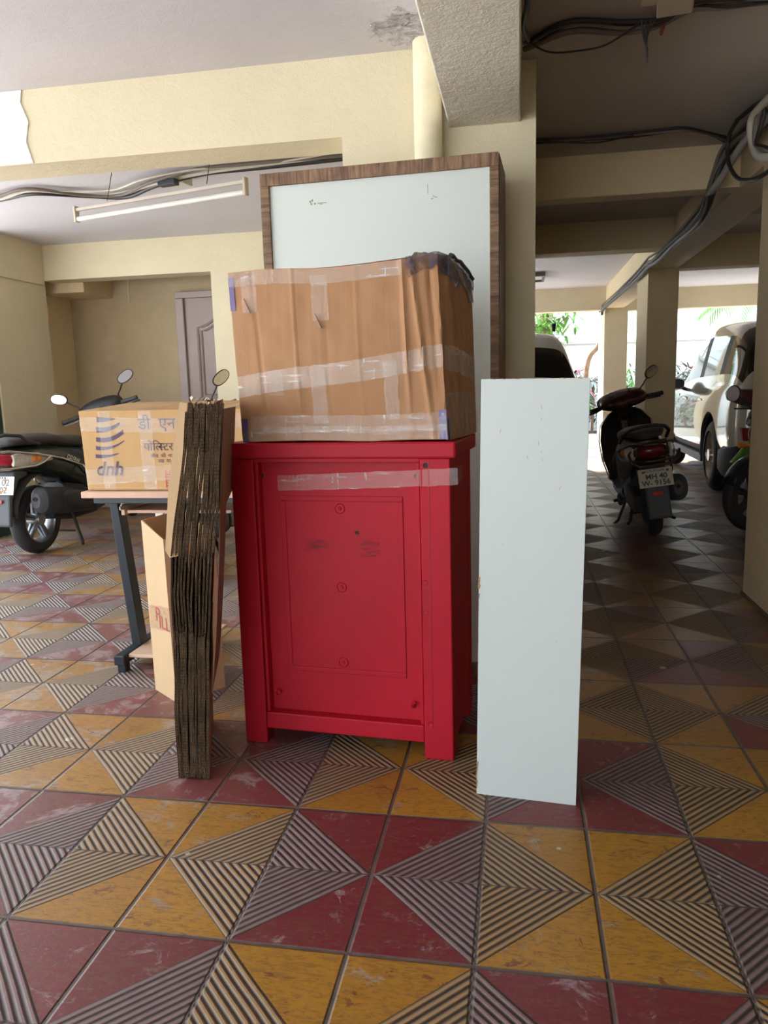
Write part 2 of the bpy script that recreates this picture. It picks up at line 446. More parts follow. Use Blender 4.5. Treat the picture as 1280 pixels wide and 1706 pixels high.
MB().bb(0.092, 0.602, 0.010, 0.06, 0.050, 0.104).build('bottom_rail', red_m, rc, bevel=0.004)
MB().bb(0.092, 0.602, 0.012, 0.05, 0.893, 0.906).build('top_rail', red_m, rc, bevel=0.002)
mb = MB()
mb.bb(0.085, 0.610, 0.046, 0.054, 0.095, 0.905)
def rframe(mb, x0, x1, z0, z1, w, y0, y1):
    mb.bb(x0, x1, y0, y1, z1 - w, z1); mb.bb(x0, x1, y0, y1, z0, z0 + w)
    mb.bb(x0, x0 + w, y0, y1, z0 + w, z1 - w); mb.bb(x1 - w, x1, y0, y1, z0 + w, z1 - w)
rframe(mb, 0.160, 0.543, 0.235, 0.790, 0.016, 0.0425, 0.0475)
bp = mb.build('back_panel', red_m, rc, bevel=0.002)
mb = MB()
for x0 in (0.0935, 0.590): mb.bb(x0, x0 + 0.010, 0.017, 0.05, 0.104, 0.893)
split_build(mb, 'panel_bead', red_m, bp, bevel=0.002)
for x, z in ((0.349, 0.752), (0.346, 0.510), (0.343, 0.272)):
    mb = MB(); mb.lathe([(0.0, -0.003), (0.004, -0.003), (0.006, -0.0005), (0.0135, -0.0005), (0.0145, -0.003), (0.017, 0.001)], (x, 0.046, z), (0, 1, 0), 20)
    mb.build('moulding_mark', red_m, bp, smooth=40)
hole_m = pm('dark hole', (0.03, 0.005, 0.006), 0.6)
for x, z in ((0.620, 0.885), (0.585, 0.850), (0.103, 0.850), (0.620, 0.112), (0.56, 0.145), (0.115, 0.165), (0.40, 0.68)):
    mb = MB(); r0 = 0.0045 if x > 0.1 else 0.003
    if (x, z) == (0.40, 0.68): r0 = 0.003
    mb.lathe([(0, -0.001), (r0, -0.001), (r0 + 0.003, -0.002), (r0 + 0.003, 0.004)], (x, 0.008 if x > 0.6 else 0.045, z), (0, 1, 0), 12)
    mb.build('screw_boss', hole_m if z > 0.6 else red_m, rc, smooth=50)
mb = MB(); mb.tube([(0.56, 0.046, 0.145), (0.566, 0.030, 0.165)], 0.006, 8); mb.tube([(0.118, 0.046, 0.155), (0.13, 0.030, 0.165)], 0.006, 8)
split_build(mb, 'moulded_peg', red_m, rc, smooth=50)
# moulded marks on the right post and seam
mb = MB()
mb.bb(0.6275, 0.6290, 0.0068, 0.009, 0.10, 0.904)
for z in (0.545, 0.455):
    mb.lathe([(0.007, -0.001), (0.008, -0.0018), (0.009, -0.001)], (0.612, 0.0085, z), (0, 1, 0), 18)
rframe(mb, 0.604, 0.620, 0.475, 0.525, 0.0015, 0.0072, 0.009)
mb.build('post_marking', pm('red plastic edge', (0.36, 0.01, 0.025), 0.4), rc)
mb = MB()
mb.bb(0.018, 0.026, 0.07, DR - 0.07, 0.05, 0.905); mb.bb(WR - 0.026, WR - 0.018, 0.07, DR - 0.07, 0.05, 0.905)
split_build(mb, 'side_panel', red_m, rc, bevel=0.002)
MB().bb(0.03, WR - 0.03, DR - 0.03, DR - 0.015, 0.05, 0.905).build('door', red_m, rc, bevel=0.002)
# smudges
smu = pm('grey smudge', (0.20, 0.02, 0.035), 0.6)
t = NT('faded smudge'); o_ = t.coords()
al = t.math('MULTIPLY', t.ramp(t.noise(t.mapping(o_, (1, 1, 8)), 30, 5, 0.7), 0.45, 0.65), 0.55)
smu = t.set((0.12, 0.02, 0.03), 0.6, Alpha=al)
mb = MB(); mb.quad((0.235, 0.0455, 0.655), (0.31, 0.0455, 0.655), (0.31, 0.0455, 0.625), (0.235, 0.0455, 0.622)); mb.quad((0.41, 0.0455, 0.66), (0.47, 0.0455, 0.655), (0.47, 0.0455, 0.615), (0.41, 0.0455, 0.60))
split_build(mb, 'smudge', smu, bp)

# clear tape
def tape_mat(name, alpha=0.35, col=(0.85, 0.85, 0.83), rough=0.12):
    t = NT(name); o = t.coords()
    n = t.noise(t.mapping(o, (1, 1, 2.2), (0, 0.3, 0)), 16, 4, 0.65, dist=0.4)
    streak = t.noise(t.mapping(o, (6, 6, 90), (0, 0.12, 0)), 1.0, 3, 0.6)
    st2 = t.noise(t.mapping(o, (90, 20, 8)), 1.0, 2, 0.6)
    k = t.math('MULTIPLY', t.ramp(n, 0.46, 0.66), t.math('MAXIMUM', t.ramp(streak, 0.52, 0.70), t.ramp(st2, 0.60, 0.72)))
    a = t.math('ADD', alpha * 0.42, t.math('MULTIPLY', k, alpha * 1.5))
    t.bump(t.math('ADD', n, t.math('MULTIPLY', streak, 0.25)), 0.35, 0.008)
    return t.set(col, rough, 0.0, 0.8, Alpha=a)
tape_m = tape_mat('clear packing tape')
tape_w = tape_mat('wide clear tape', 0.55, (0.80, 0.76, 0.70), 0.25)
tape_v = pm('violet tape', (0.13, 0.085, 0.24), 0.3, var=0.2)
def strip(mb, pts, w, up_=(0, 0, 1), wob=0.0012):
    """ribbon along pts, width w measured along up_"""
    pts = [Vector(p) for p in pts]; U = Vector(up_) * (w / 2); a = []
    P = []
    for p, q in zip(pts, pts[1:]):
        n = max(2, int((q - p).length / 0.02))
        P += [p.lerp(q, i / n) for i in range(n)]
    P.append(pts[-1])
    for p in P:
        k = U * (1 + rnd.uniform(-.06, .06)); j = Vector([rnd.uniform(-wob, wob) for _ in range(3)]) * 0.4
        a.append((mb.bm.verts.new(mb.M @ (p - k + j)), mb.bm.verts.new(mb.M @ (p + j)), mb.bm.verts.new(mb.M @ (p + k + j))))
    for s, q in zip(a, a[1:]):
        mb.bm.faces.new((s[0], q[0], q[1], s[1])); mb.bm.faces.new((s[1], q[1], q[2], s[2]))
mb = MB()
strip(mb, [(0.155, 0.043, 0.828), (0.40, 0.030, 0.838), (0.585, 0.009, 0.848), (0.712, 0.004, 0.855)], 0.048)
strip(mb, [(0.712, 0.004, 0.855), (0.711, 0.10, 0.862)], 0.048)
split_build(mb, 'tape', tape_m, rc, smooth=60)

# ------------------------------------------------------------------ big carton on the cabinet
def card_mat(name, col, rough=0.75, crease=0.35):
    t = NT(name); o = t.coords()
    n = t.noise(o, 5, 4, 0.6)
    fl_ = t.noise(t.mapping(o, (70, 70, 2.0)), 1.0, 3, 0.6)
    cr = t.noise(t.mapping(o, (7, 7, 0.7)), 1.0, 3, 0.6)
    c = t.mix(t.ramp(n, 0.3, 0.7), tuple(v * 0.90 for v in col), col)
    c = t.mix(t.math('MULTIPLY', t.ramp(fl_, 0.5, 0.7), 0.12), c, tuple(v * 0.75 for v in col))
    h = t.math('ADD', t.math('MULTIPLY', fl_, 0.10), t.math('MULTIPLY', cr, 1.0))
    t.bump(h, crease, 0.03)
    return t.set(c, rough, 0.0, 0.25)
card_b = card_mat('brown kraft board', (0.45, 0.245, 0.125))
card_y = card_mat('tan kraft board', (0.58, 0.37, 0.17), crease=0.15)
card_l = card_mat('pale kraft board', (0.60, 0.42, 0.24), crease=0.15)

bc = thing('taped_carton', 'big crumpled brown carton wrapped in clear tape, resting on the red cabinet', 'carton', (-0.879, 2.173, HR), (0, 0, rot_red))
X0, X1, Y0, Y1, HZ = 0.063, 0.683, 0.012, 0.375, 0.492
def big_pt(u, v, side):
    """point on carton wall: side f,r,b,l ; u along, v up (0-1)"""
    # corner positions at height v
    fl_c = Vector((X0 + 0.0 - 0.018 * v, Y0, 0)); fr_c = Vector((X1 - 0.022 * v, Y0, 0))
    br_c = Vector((X1 + 0.030 - 0.012 * v, Y1, 0)); bl_c = Vector((X0 + 0.03, Y1, 0))
    A, B = {'f': (fl_c, fr_c), 'r': (fr_c, br_c), 'b': (br_c, bl_c), 'l': (bl_c, fl_c)}[side]
    p = A.lerp(B, u)
    n = Vector(((B - A).y, -(B - A).x, 0)).normalized()
    bul = 0.0
    if side == 'f':
        bul = 0.012 * math.sin(PI * u) * math.sin(PI * min(1, v * 1.1))
        # deep creases near the right corner, fading downwards
        for uc, wd, am, v0 in ((0.88 + 0.06 * (1 - v), 0.012, 0.012, 0.0), (0.955 + 0.03 * (1 - v), 0.010, -0.010, 0.35), (0.84, 0.010, 0.009, 0.1), (0.115 + 0.03 * (1 - v), 0.008, -0.004, 0), (0.315, 0.006, 0.004, 0), (0.47, 0.005, -0.002, 0), (0.62, 0.006, 0.0025, 0)):
            bul += am * math.exp(-((u - uc) / wd) ** 2) * min(1, max(0, (v - v0) * 2 + 0.3))
    if side == 'r':
        bul = 0.010 * math.sin(PI * u) + 0.010 * math.exp(-((u - 0.15 - 0.2 * (1 - v)) / 0.08) ** 2) * v
    bul += 0.0012 * math.sin(u * 37 + v * 11) * math.sin(v * 23 + u * 5)
    p = p + n * bul
    top = {'f': HZ + 0.004 * math.sin(9 * u) + (0.010 if u > 0.9 else 0), 'r': HZ + 0.012 - 0.035 * u ** 2, 'b': HZ - 0.02, 'l': HZ - 0.014 * (1 - u)}[side]
    base = 0.002 + (0.004 * abs(math.sin(5 * u)) if side == 'f' else 0.001)
    p.z = base + (top - base) * v
    return p
mb = MB(); nf, nr, nv = 120, 40, 40
ringpts = []
for j in range(nv + 1):
    v = j / nv; ring = []
    for side, n in (('f', nf), ('r', nr), ('b', 30), ('l', 20)):
        for i in range(n): ring.append(big_pt(i / n, v, side))
    ringpts.append(ring)
mb.skin(ringpts, cap=True)
cb = mb.build('box_body', card_b, bc, smooth=70)
mb = MB()
for side, a, b, v, w in (('f', 0.0, 1.0, None, 0.062),):
    pts = [big_pt(i / 60, (0.33 + 0.13 * (i / 60)), 'f') + Vector((0, -0.0022, 0)) for i in range(61)]
    strip(mb, pts, w, wob=0.001)
pts = [big_pt(i / 20, 0.46 - 0.05 * i / 20, 'r') + Vector((0.0025, 0, 0)) for i in range(21)]
strip(mb, pts, 0.07, wob=0.003)
split_build(mb, 'tape_band', tape_w, bc, smooth=60)
mb = MB()
for uc, v0, v1, w in ((0.415, 0.10, 0.43, 0.045), (0.76, 0.12, 0.45, 0.040), (0.20, 0.27, 0.42, 0.045), (0.45, 0.70, 0.96, 0.05), (0.10, 0.76, 0.97, 0.045)):
    pts = [big_pt(uc + 0.02 * rnd.uniform(-.15, .15), v0 + (v1 - v0) * i / 14, 'f') + Vector((0, -0.0042, 0)) for i in range(15)]
    strip(mb, pts, w, (1, 0, 0), wob=0.002)
for v, w, u0, u1 in ((0.10, 0.05, 0.05, 1.0), (0.045, 0.04, 0.0, 1.0), (0.955, 0.04, 0.0, 0.85)):
    pts = [big_pt(u0 + (u1 - u0) * i / 50, v, 'f') + Vector((0, -0.0034, 0)) for i in range(51)]
    strip(mb, pts, w, wob=0.002)
for v, w in ((0.08, 0.07), (0.20, 0.06)):
    pts = [big_pt(i / 20, v, 'r') + Vector((0.003, 0, 0)) for i in range(21)]
    strip(mb, pts, w, wob=0.003)
split_build(mb, 'clear_tape', tape_m, bc, smooth=60)
mb = MB()
def corner_strip(u0, v0, v1, side, w):
    pts = [big_pt(u0, v0 + (v1 - v0) * i / 10, side) + (Vector((0, -0.0028, 0)) if side == 'f' else Vector((0.0028, 0, 0))) for i in range(11)]
    strip(mb, pts, w, (1, 0, 0) if side == 'f' else (0, 1, 0), wob=0.0005)
corner_strip(0.985, 0.0, 0.165, 'f', 0.022); corner_strip(0.02, 0.0, 0.14, 'f', 0.020); corner_strip(0.012, 0.78, 0.97, 'f', 0.016)
corner_strip(0.05, 0.0, 0.12, 'r', 0.03); corner_strip(0.15, 0.90, 1.0, 'r', 0.05)
split_build(mb, 'violet_tape', tape_v, bc, smooth=60)
# crumpled cap of tape on the top right corner
t = NT('crumpled tape'); o_ = t.coords()
n_ = t.noise(o_, 35, 6, 0.8, dist=2.0)
t.bump(n_, 1.0, 0.03)
crump = t.set(t.mix(t.ramp(t.noise(o_, 14, 3), 0.42, 0.6), (0.42, 0.30, 0.22), (0.24, 0.18, 0.36)), 0.15, 0.0, 0.9, Alpha=t.ramp(t.noise(o_, 45, 5, 0.75), 0.30, 0.62))
mb = MB(); rings = []
for i in range(29):
    s_ = i / 28
    if s_ < 0.35: p0 = big_pt(0.86 + 0.14 * s_ / 0.35, 1.0, 'f'); nrm = Vector((0, -1, 0))
    else: p0 = big_pt((s_ - 0.35) / 0.65, 1.0, 'r'); nrm = Vector((1, -0.1, 0)).normalized()
    if 0.3 < s_ < 0.42: nrm = Vector((0.6, -0.8, 0)).normalized()
    ln = 0.028 + 0.03 * s_ + 0.02 * abs(math.sin(7 * s_ + 1)) + rnd.uniform(-.008, .008)
    ring = []
    for k in range(9):
        q = k / 8
        if q < 0.5: p = p0 + Vector((0, 0, 0.006 + 0.004 * math.sin(20 * s_))) - nrm * (0.05 * (1 - 2 * q))
        else: p = p0 + nrm * (0.006 + 0.003 * rnd.uniform(-1, 1)) + Vector((0, 0, 0.004 - ln * (2 * q - 1)))
        ring.append(p + Vector([rnd.uniform(-.002, .002) for _ in range(3)]))
    rings.append(ring)
mb.skin(rings, cap=False, close=False)
mb.build('crumpled_tape', crump, bc, smooth=80)
mb = MB(); mb.tube([big_pt(i / 10, 1.0, 'r') + Vector((0.004, 0, 0.010 + 0.003 * math.sin(9 * i))) for i in range(2, 11)], 0.006, 7)
mb.build('loose_strap', pm('black strap', (0.02, 0.02, 0.022), 0.5), bc, smooth=60)
mb = MB()
for uc, vc in ((0.085, 0.80), (0.435, 0.70)):
    p = big_pt(uc, vc, 'f') + Vector((0, -0.004, 0))
    mb.prism([(p.x - 0.006, p.z + 0.02), (p.x + 0.004, p.z - 0.018), (p.x + 0.012, p.z - 0.022)], p.y - 0.007, p.y - 0.001)
split_build(mb, 'torn_flake', pm('torn paper', (0.36, 0.28, 0.22), 0.7), bc)

# ------------------------------------------------------------------ tall wooden unit behind
def wood_mat(name, c0, c1, axis='z', scale=1.0):
    t = NT(name); o = t.coords()
    sc = {'z': (60, 60, 5), 'x': (5, 60, 60), 'y': (60, 5, 60)}[axis]
    n = t.noise(t.mapping(o, tuple(v * scale for v in sc)), 1.0, 6, 0.7, dist=0.6)
    n2 = t.noise(o, 12 * scale, 3)
    c = t.mix(t.ramp(n, 0.32, 0.68), c0, c1)
    c = t.mix(t.math('MULTIPLY', t.ramp(n2, 0.5, 0.7), 0.4), c, tuple(v * 0.55 for v in c0))
    t.bump(n, 0.15, 0.003)
    return t.set(c, 0.5, 0.0, 0.35)
wood_h = wood_mat('rustic laminate crosswise', (0.055, 0.028, 0.018), (0.34, 0.20, 0.11), 'z')
wood_v = wood_mat('rustic laminate upright', (0.055, 0.028, 0.018), (0.32, 0.19, 0.10), 'x')
wood_s = wood_mat('brown laminate side', (0.10, 0.045, 0.03), (0.22, 0.11, 0.07), 'z', 0.6)
def white_mat(name, col, chips=True):
    t = NT(name); o = t.coords()
    n = t.noise(o, 2.5, 3, 0.5)
    c = t.mix(n, tuple(v * 0.95 for v in col), col)
    if chips:
        s1 = t.ramp(t.noise(t.mapping(o, (1.5, 1.5, 0.6)), 18, 6, 0.8), 0.70, 0.76)
        s2 = t.ramp(t.noise(o, 3.0, 2), 0.50, 0.62)
        c = t.mix(t.math('MULTIPLY', t.math('MULTIPLY', s1, s2), 0.6), c, (0.33, 0.29, 0.25))
    return t.set(c, 0.42, 0.0, 0.35)
white_b = white_mat('white laminate back', (0.62, 0.68, 0.65))
white_p = white_mat('white laminate panel', (0.61, 0.68, 0.665), True)
tu = thing('storage_unit', 'tall wood-grain storage unit with a white back, standing behind the taped carton', 'cabinet', (-0.953, 2.872, 0), (0, 0, math.atan2(-0.045, 0.88)))
WU, DU, HU = 0.882, 0.295, 1.90
MB().bb(0, WU, 0, DU, HU - 0.045, HU).build('top_panel', wood_v if False else wood_h, tu, bevel=0.0015)
MB().bb(0, 0.034, 0, DU, 0, HU - 0.045).build('side_panel', wood_v, tu, bevel=0.0015)
MB().bb(WU - 0.032, WU, 0, DU, 0, HU - 0.045).build('side_panel', wood_v, tu, bevel=0.0015)
MB().bb(0.034, WU - 0.032, 0, DU, 0, 0.045).build('bottom_panel', wood_h, tu, bevel=0.0015)
MB().bb(0.034, WU - 0.032, 0.012, 0.022, 0.045, HU - 0.045).build('back_panel', white_b, tu)
for z in (0.5, 0.95, 1.4): MB().bb(0.034, WU - 0.032, 0.024, DU - 0.01, z, z + 0.018).build('shelf', white_b, tu)
MB().bb(WU - 0.0005, WU + 0.0015, 0.012, DU - 0.001, 0.002, HU - 0.002).build('side_skin', wood_s, tu)
mb = MB()
for dx, dz in ((0.0, 0.0), (0.008, 0.004), (0.004, -0.008), (0.018, -0.008)): mb.box((0.19 + dx, 0.0115, 1.79 + dz), (0.006, 0.0012, 0.006))
mb.box((0.235, 0.0115, 1.783), (0.035, 0.0012, 0.002)); mb.box((0.232, 0.0115, 1.779), (0.012, 0.0012, 0.002)); mb.box((0.63, 0.0115, 1.80), (0.0015, 0.0012, 0.032)); mb.box((0.655, 0.0115, 1.772), (0.018, 0.0012, 0.002), (0, 0.35, 0)); mb.box((0.645, 0.0115, 1.766), (0.008, 0.0012, 0.003), (0, -0.3, 0))
split_build(mb, 'scratch_marks', pm('brown scuff', (0.28, 0.22, 0.18), 0.8), tu)

# ------------------------------------------------------------------ white board in front
wp = thing('laminate_board', 'tall narrow white laminate board with chipped edges, standing right of the red cabinet', 'board', (-0.114, 1.949, 0), (0, R(1.0), math.atan2(-0.027, 0.263)))
mb = MB(); mb.bb(0, 0.264, 0, 0.018, 0.0, 1.119)
mb.build('white_face', white_p, wp, bevel=0.0008)
chip_m = pm('bare particle board', (0.36, 0.22, 0.11), 0.9, var=0.3, nscale=60)
mb = MB()
for z, h, w in ((0.60, 0.020, 0.004), (0.585, 0.01, 0.006), (0.56, 0.012, 0.003), (0.07, 0.05, 0.0025), (0.03, 0.02, 0.0035)):
    mb.box((0.0005, 0.001, z), (w, 0.004, h), (0, 0.1, 0))
for x in (0.03, 0.055, 0.09, 0.20, 0.24): mb.box((x, 0.002, 1.119), (0.012, 0.006, 0.002), (0, 0.1, 0))
split_build(mb, 'edge_chip', chip_m, wp)
mb = MB()
for x, z in ((0.15, 1.05), (0.15, 1.02), (0.145, 0.96), (0.152, 0.94), (0.155, 0.92), (0.118, 0.925), (0.20, 0.85), (0.06, 0.70), (0.20, 0.45), (0.05, 0.99)):
    mb.box((x, -0.0003, z), (0.0015, 0.0008, rnd.uniform(0.004, 0.012)), (0, rnd.uniform(-.6, .6), 0))
split_build(mb, 'scratch_marks', pm('grey scratch', (0.42, 0.42, 0.40), 0.8), wp)

# ------------------------------------------------------------------ flattened cartons standing on edge
def flute_mat():
    t = NT('corrugated edge'); o = t.coords()
    sp = t.n('ShaderNodeSeparateXYZ'); t.put(sp.inputs[0], o)
    n = t.noise(t.mapping(o, (1, 1, 1)), 230, 3, 0.6)
    wv = t.math('SINE', t.math('MULTIPLY', sp.outputs[2], 700.0))
    k = t.ramp(t.math('ADD', t.math('MULTIPLY', wv, 0.09), n), 0.36, 0.66)
    c = t.mix(k, (0.012, 0.009, 0.007), (0.18, 0.12, 0.075))
    t.bump(k, 1.0, 0.01)
    return t.set(c, 0.9, 0.0, 0.1)
flute = flute_mat()
liner = pm('carton liner edge', (0.27, 0.18, 0.11), 0.85, var=0.45, nscale=14)
# outline of the whole stack, measured at the front plane y = 1.93: (z, left x, right x)
OUT = [(0.0, -0.975, -0.880), (0.20, -0.972, -0.868), (0.43, -0.958, -0.850), (0.55, -0.962, -0.838), (0.66, -0.950, -0.822), (0.80, -0.925, -0.800), (0.95, -0.890, -0.785), (1.088, -0.876, -0.772)]
def outl(z):
    for (z0, a0, b0), (z1, a1, b1) in zip(OUT, OUT[1:]):
        if z <= z1: k = (z - z0) / (z1 - z0); return a0 + (a1 - a0) * k, b0 + (b1 - b0) * k
    return OUT[-1][1:]
NS = 12
stack_grp = 'flattened cartons standing on edge beside the red cabinet'
for i in range(NS):
    fi = (i + 0.5) / NS
    ang = -math.atan((0.955 - 0.125 * fi) / 1.93) + 0.045          # fan: direction of each sheet
    dv = Vector((math.sin(ang), math.cos(ang), 0))
    nv_ = Vector((dv.y, -dv.x, 0))
    dep = rnd.uniform(0.34, 0.40)
    z_lo = rnd.uniform(0.000, 0.006); z_hi = 1.088 - rnd.uniform(0.0, 0.020) - (0.02 if i == 0 else 0)
    gap1 = 0.655 + rnd.uniform(-0.012, 0.012); gap2 = 0.435 + rnd.uniform(-0.012, 0.012)
    px_, pp_ = rnd.uniform(0, 6), rnd.uniform(-0.0015, 0.0015)
    lab = ['leftmost of the flattened brown cartons, its pale flap hanging outward', 'second from left of the flattened cartons packed on edge', 'third from left of the flattened cartons packed on edge',
           'fourth from left of the flattened cartons packed on edge', 'fifth from left of the flattened cartons packed on edge', 'sixth from left of the flattened cartons, near the middle of the pack',
           'sixth from right of the flattened cartons, near the middle of the pack', 'fifth from right of the flattened cartons packed on edge', 'fourth from right of the flattened cartons packed on edge',
           'third from right of the flattened cartons packed on edge', 'second from right of the flattened cartons packed on edge', 'rightmost flattened brown carton, closest to the red cabinet'][i]
    rt = thing('flattened_carton', lab, 'carton', (0, 0, 0), (0, 0, 0), stack_grp)
    def xc(z, shift=0.0):
        a, b = outl(z); return a + (b - a) * fi + pp_ + 0.0012 * math.sin(z * 23 + px_) + shift
    def sheet(name, z0, z1, th, shift, mat, back=0.0, lin=True):
        rings = []
        n = max(4, int((z1 - z0) / 0.03))
        for k in range(n + 1):
            z = z0 + (z1 - z0) * k / n
            c = Vector((xc(z, shift), 1.925 + rnd.uniform(-0.0012, 0.0012) + back, z)); h = th / 2
            rings.append([c - nv_ * h, c + nv_ * h, c + nv_ * h + dv * dep, c - nv_ * h + dv * dep])
        m_ = MB(); m_.skin(rings); o_s = m_.build(name, mat, rt)
        if lin:
            for s_ in (-1, 1):
                m2 = MB(); rg = []
                for r0 in rings:
                    c0 = (r0[0] if s_ < 0 else r0[1]); c1 = (r0[3] if s_ < 0 else r0[2])
                    a_ = c0 - dv * 0.0012; b_ = c1 + dv * 0.001
                    rg.append([a_, a_ + nv_ * s_ * 0.0005, b_ + nv_ * s_ * 0.0005, b_])
                m2.skin(rg); m2.build('liner', liner, o_s)
        return o_s
    wsh = (outl(0.5)[1] - outl(0.5)[0]) / NS * 0.5
    tilt = 0.0
    # two walls of the folded carton, cut by the flap slots
    sheet('upper_flap', gap1 + 0.004, z_hi, 0.0024, -0.0018, flute)
    sheet('upper_flap', gap1 + 0.004 + rnd.uniform(-.01, .01), z_hi - rnd.uniform(0.002, 0.014), 0.0022, 0.0015 + rnd.uniform(-.0004, .0004), flute)
    sheet('side_wall', gap2, gap1, 0.0030, -0.0008 + rnd.uniform(-.001, .001), flute)
    sheet('lower_flap', z_lo, gap2 - 0.004, 0.0026, -0.0019, flute)
    if i % 3 != 1: sheet('lower_flap', z_lo + 0.003, gap2 - 0.006, 0.0024, 0.0018, flute)
    if i == 0:
        mbf = MB()
        pts_f = [(-0.868, 1.078), (-0.890, 1.080), (-0.938, 0.86), (-0.962, 0.675), (-0.950, 0.655), (-0.925, 0.66), (-0.905, 0.80)]
        mbf.prism([(p[0] - 0.004, p[1]) for p in pts_f], 1.930, 1.934)
        fo = mbf.build('pale_flap', card_l, rt)
        fo['label'] = 'pale inner flap folded out towards the camera'
    if i == NS - 1:
        mbf = MB(); rg = []
        for k in range(20):
            z = 0.26 + 0.80 * k / 19
            xx = outl(z)[1] - 0.005 + 0.014 * math.sin(PI * min(1, max(0, (z - 0.2) / 0.6)))
            rg.append([(xx, 1.945, z), (xx + 0.003, 1.945, z), (xx + 0.003 - 0.095 + 0.02 * (z > 0.8), 2.23, z), (xx - 0.095 + 0.02 * (z > 0.8), 2.23, z)])
        mbf.skin(rg); mbf.build('outer_sheet', pm('grey brown board', (0.26, 0.18, 0.12), 0.8), rt)
# ragged torn paper on the top edge
mb = MB()
for k in range(26):
    x = -0.872 + 0.098 * rnd.random(); z = 1.070 + rnd.uniform(0, 0.014); y = 1.923 + rnd.uniform(0, 0.05)
    a = rnd.uniform(0, PI); w = rnd.uniform(0.004, 0.010)
    v0 = Vector((x, y, z)); d1 = Vector((math.cos(a), 0.3, rnd.uniform(0.2, 1))) * w; d2 = Vector((math.sin(a), -0.5, rnd.uniform(0.4, 1))) * w
    vs = mb.ring([v0, v0 + d1, v0 + d1 + d2, v0 + d2]); mb.bm.faces.new(vs)
torn = mb.build('torn_paper_edge', pm('torn pale paper', (0.60, 0.48, 0.36), 0.9), rt)

# ------------------------------------------------------------------ computer table with DNH carton
black_metal = pm('dark blue black metal', (0.022, 0.030, 0.040), 0.38, 0.3)
lam_p = pm('pale beech laminate', (0.62, 0.40, 0.29), 0.4, var=0.06, nscale=12)
lam_s = pm('beech laminate shelf', (0.68, 0.49, 0.35), 0.4, var=0.05, nscale=12)
tb = thing('computer_table', 'small beech-topped computer table with black metal legs, carrying the printed carton', 'table', (-1.70, 2.72, 0))
def T(x, y, z): return (x + 1.70, y - 2.72, z)
MB().bb(0.0, 0.72, 0.0, 0.48, 0.707, 0.733).build('table_top', lam_p, tb, bevel=0.003)
MB().bb(0.035, 0.70, 0.03, 0.06, 0.682, 0.706).build('front_rail', black_metal, tb, bevel=0.002)
for sx_ in (0, 0.57):
    mb = MB(); mb.bb(0.10 + sx_, 0.145 + sx_, -0.035, 0.50, 0.035, 0.075); mb.bb(0.105 + sx_, 0.14 + sx_, -0.02, 0.02, 0.0, 0.036); mb.bb(0.105 + sx_, 0.14 + sx_, 0.45, 0.49, 0.0, 0.036)
    mb.build('foot', black_metal, tb, bevel=0.004)
    mb = MB(); x0 = 0.125 + sx_
    mb.skin([[(x0 - 0.02, 0.11, 0.07), (x0 + 0.02, 0.11, 0.07), (x0 + 0.02, 0.17, 0.07), (x0 - 0.02, 0.17, 0.07)],
             [(x0 - 0.056, 0.08, 0.70), (x0 - 0.020, 0.08, 0.70), (x0 - 0.020, 0.14, 0.70), (x0 - 0.056, 0.14, 0.70)]])
    mb.build('leg', black_metal, tb, bevel=0.003)
mb = MB(); mb.bb(0.147, 0.40, 0.0, 0.42, 0.058, 0.072); mb.build('bottom_shelf', lam_s, tb, bevel=0.002)
mb = MB(); mb.bb(0.115, 0.13, 0.09, 0.42, 0.625, 0.706); mb.build('side_bracket_panel', lam_p, tb, bevel=0.002)
mb = MB(); mb.bb(0.135, 0.58, 0.10, 0.46, 0.632, 0.645)
tr_ = mb.build('keyboard_tray', lam_p, tb, bevel=0.002)
mb = MB(); mb.bb(0.131, 0.136, 0.06, 0.45, 0.650, 0.672); mb.bb(0.137, 0.141, 0.04, 0.40, 0.654, 0.668)
mb.build('slide_rail', pm('brushed rail', (0.35, 0.33, 0.30), 0.35, 0.8), tr_)

ink = pm('dark violet ink', (0.075, 0.045, 0.10), 0.6, var=0.15)
ink_r = pm('red ink', (0.55, 0.06, 0.05), 0.6, var=0.2)
dx = thing('printed_carton', 'tan carton printed with a curved-bar logo and Devanagari words, lying on the computer table', 'carton', (-1.687, 2.752, 0.7345))
BW, BD, BH = 0.72, 0.40, 0.313
mb = MB()
mb.skin([[(0.0, 0, 0.0), (BW, 0, 0.0), (BW, BD, 0), (0, BD, 0)], [(-0.012, 0.0, BH), (BW, 0.0, BH - 0.006), (BW, BD, BH + 0.022), (-0.005, BD, BH + 0.024)]])
mb.build('box_body', card_y, dx, bevel=0.004)
fm = frame((0, -0.0012, 0), (1, 0, 0), (0, 0, 1))
def bar(mb, x0, z0, x1, z1, sag, t0, t1):
    rg = []
    n = 16; top = []; bot = []
    for k in range(n + 1):
        s_ = k / n; x = x0 + (x1 - x0) * s_
        z = z0 + (z1 - z0) * s_ ** 2.2 - sag * math.sin(PI * s_) * 0.6
        th = t0 + (t1 - t0) * s_ ** 1.5
        top.append((x, z + th / 2)); bot.append((x, z - th / 2))
    for k in range(n):
        mb.skin([[(p[0], y, p[1]) for p in (top[k], top[k + 1], bot[k + 1], bot[k])] for y in (-0.0016, -0.0002)])
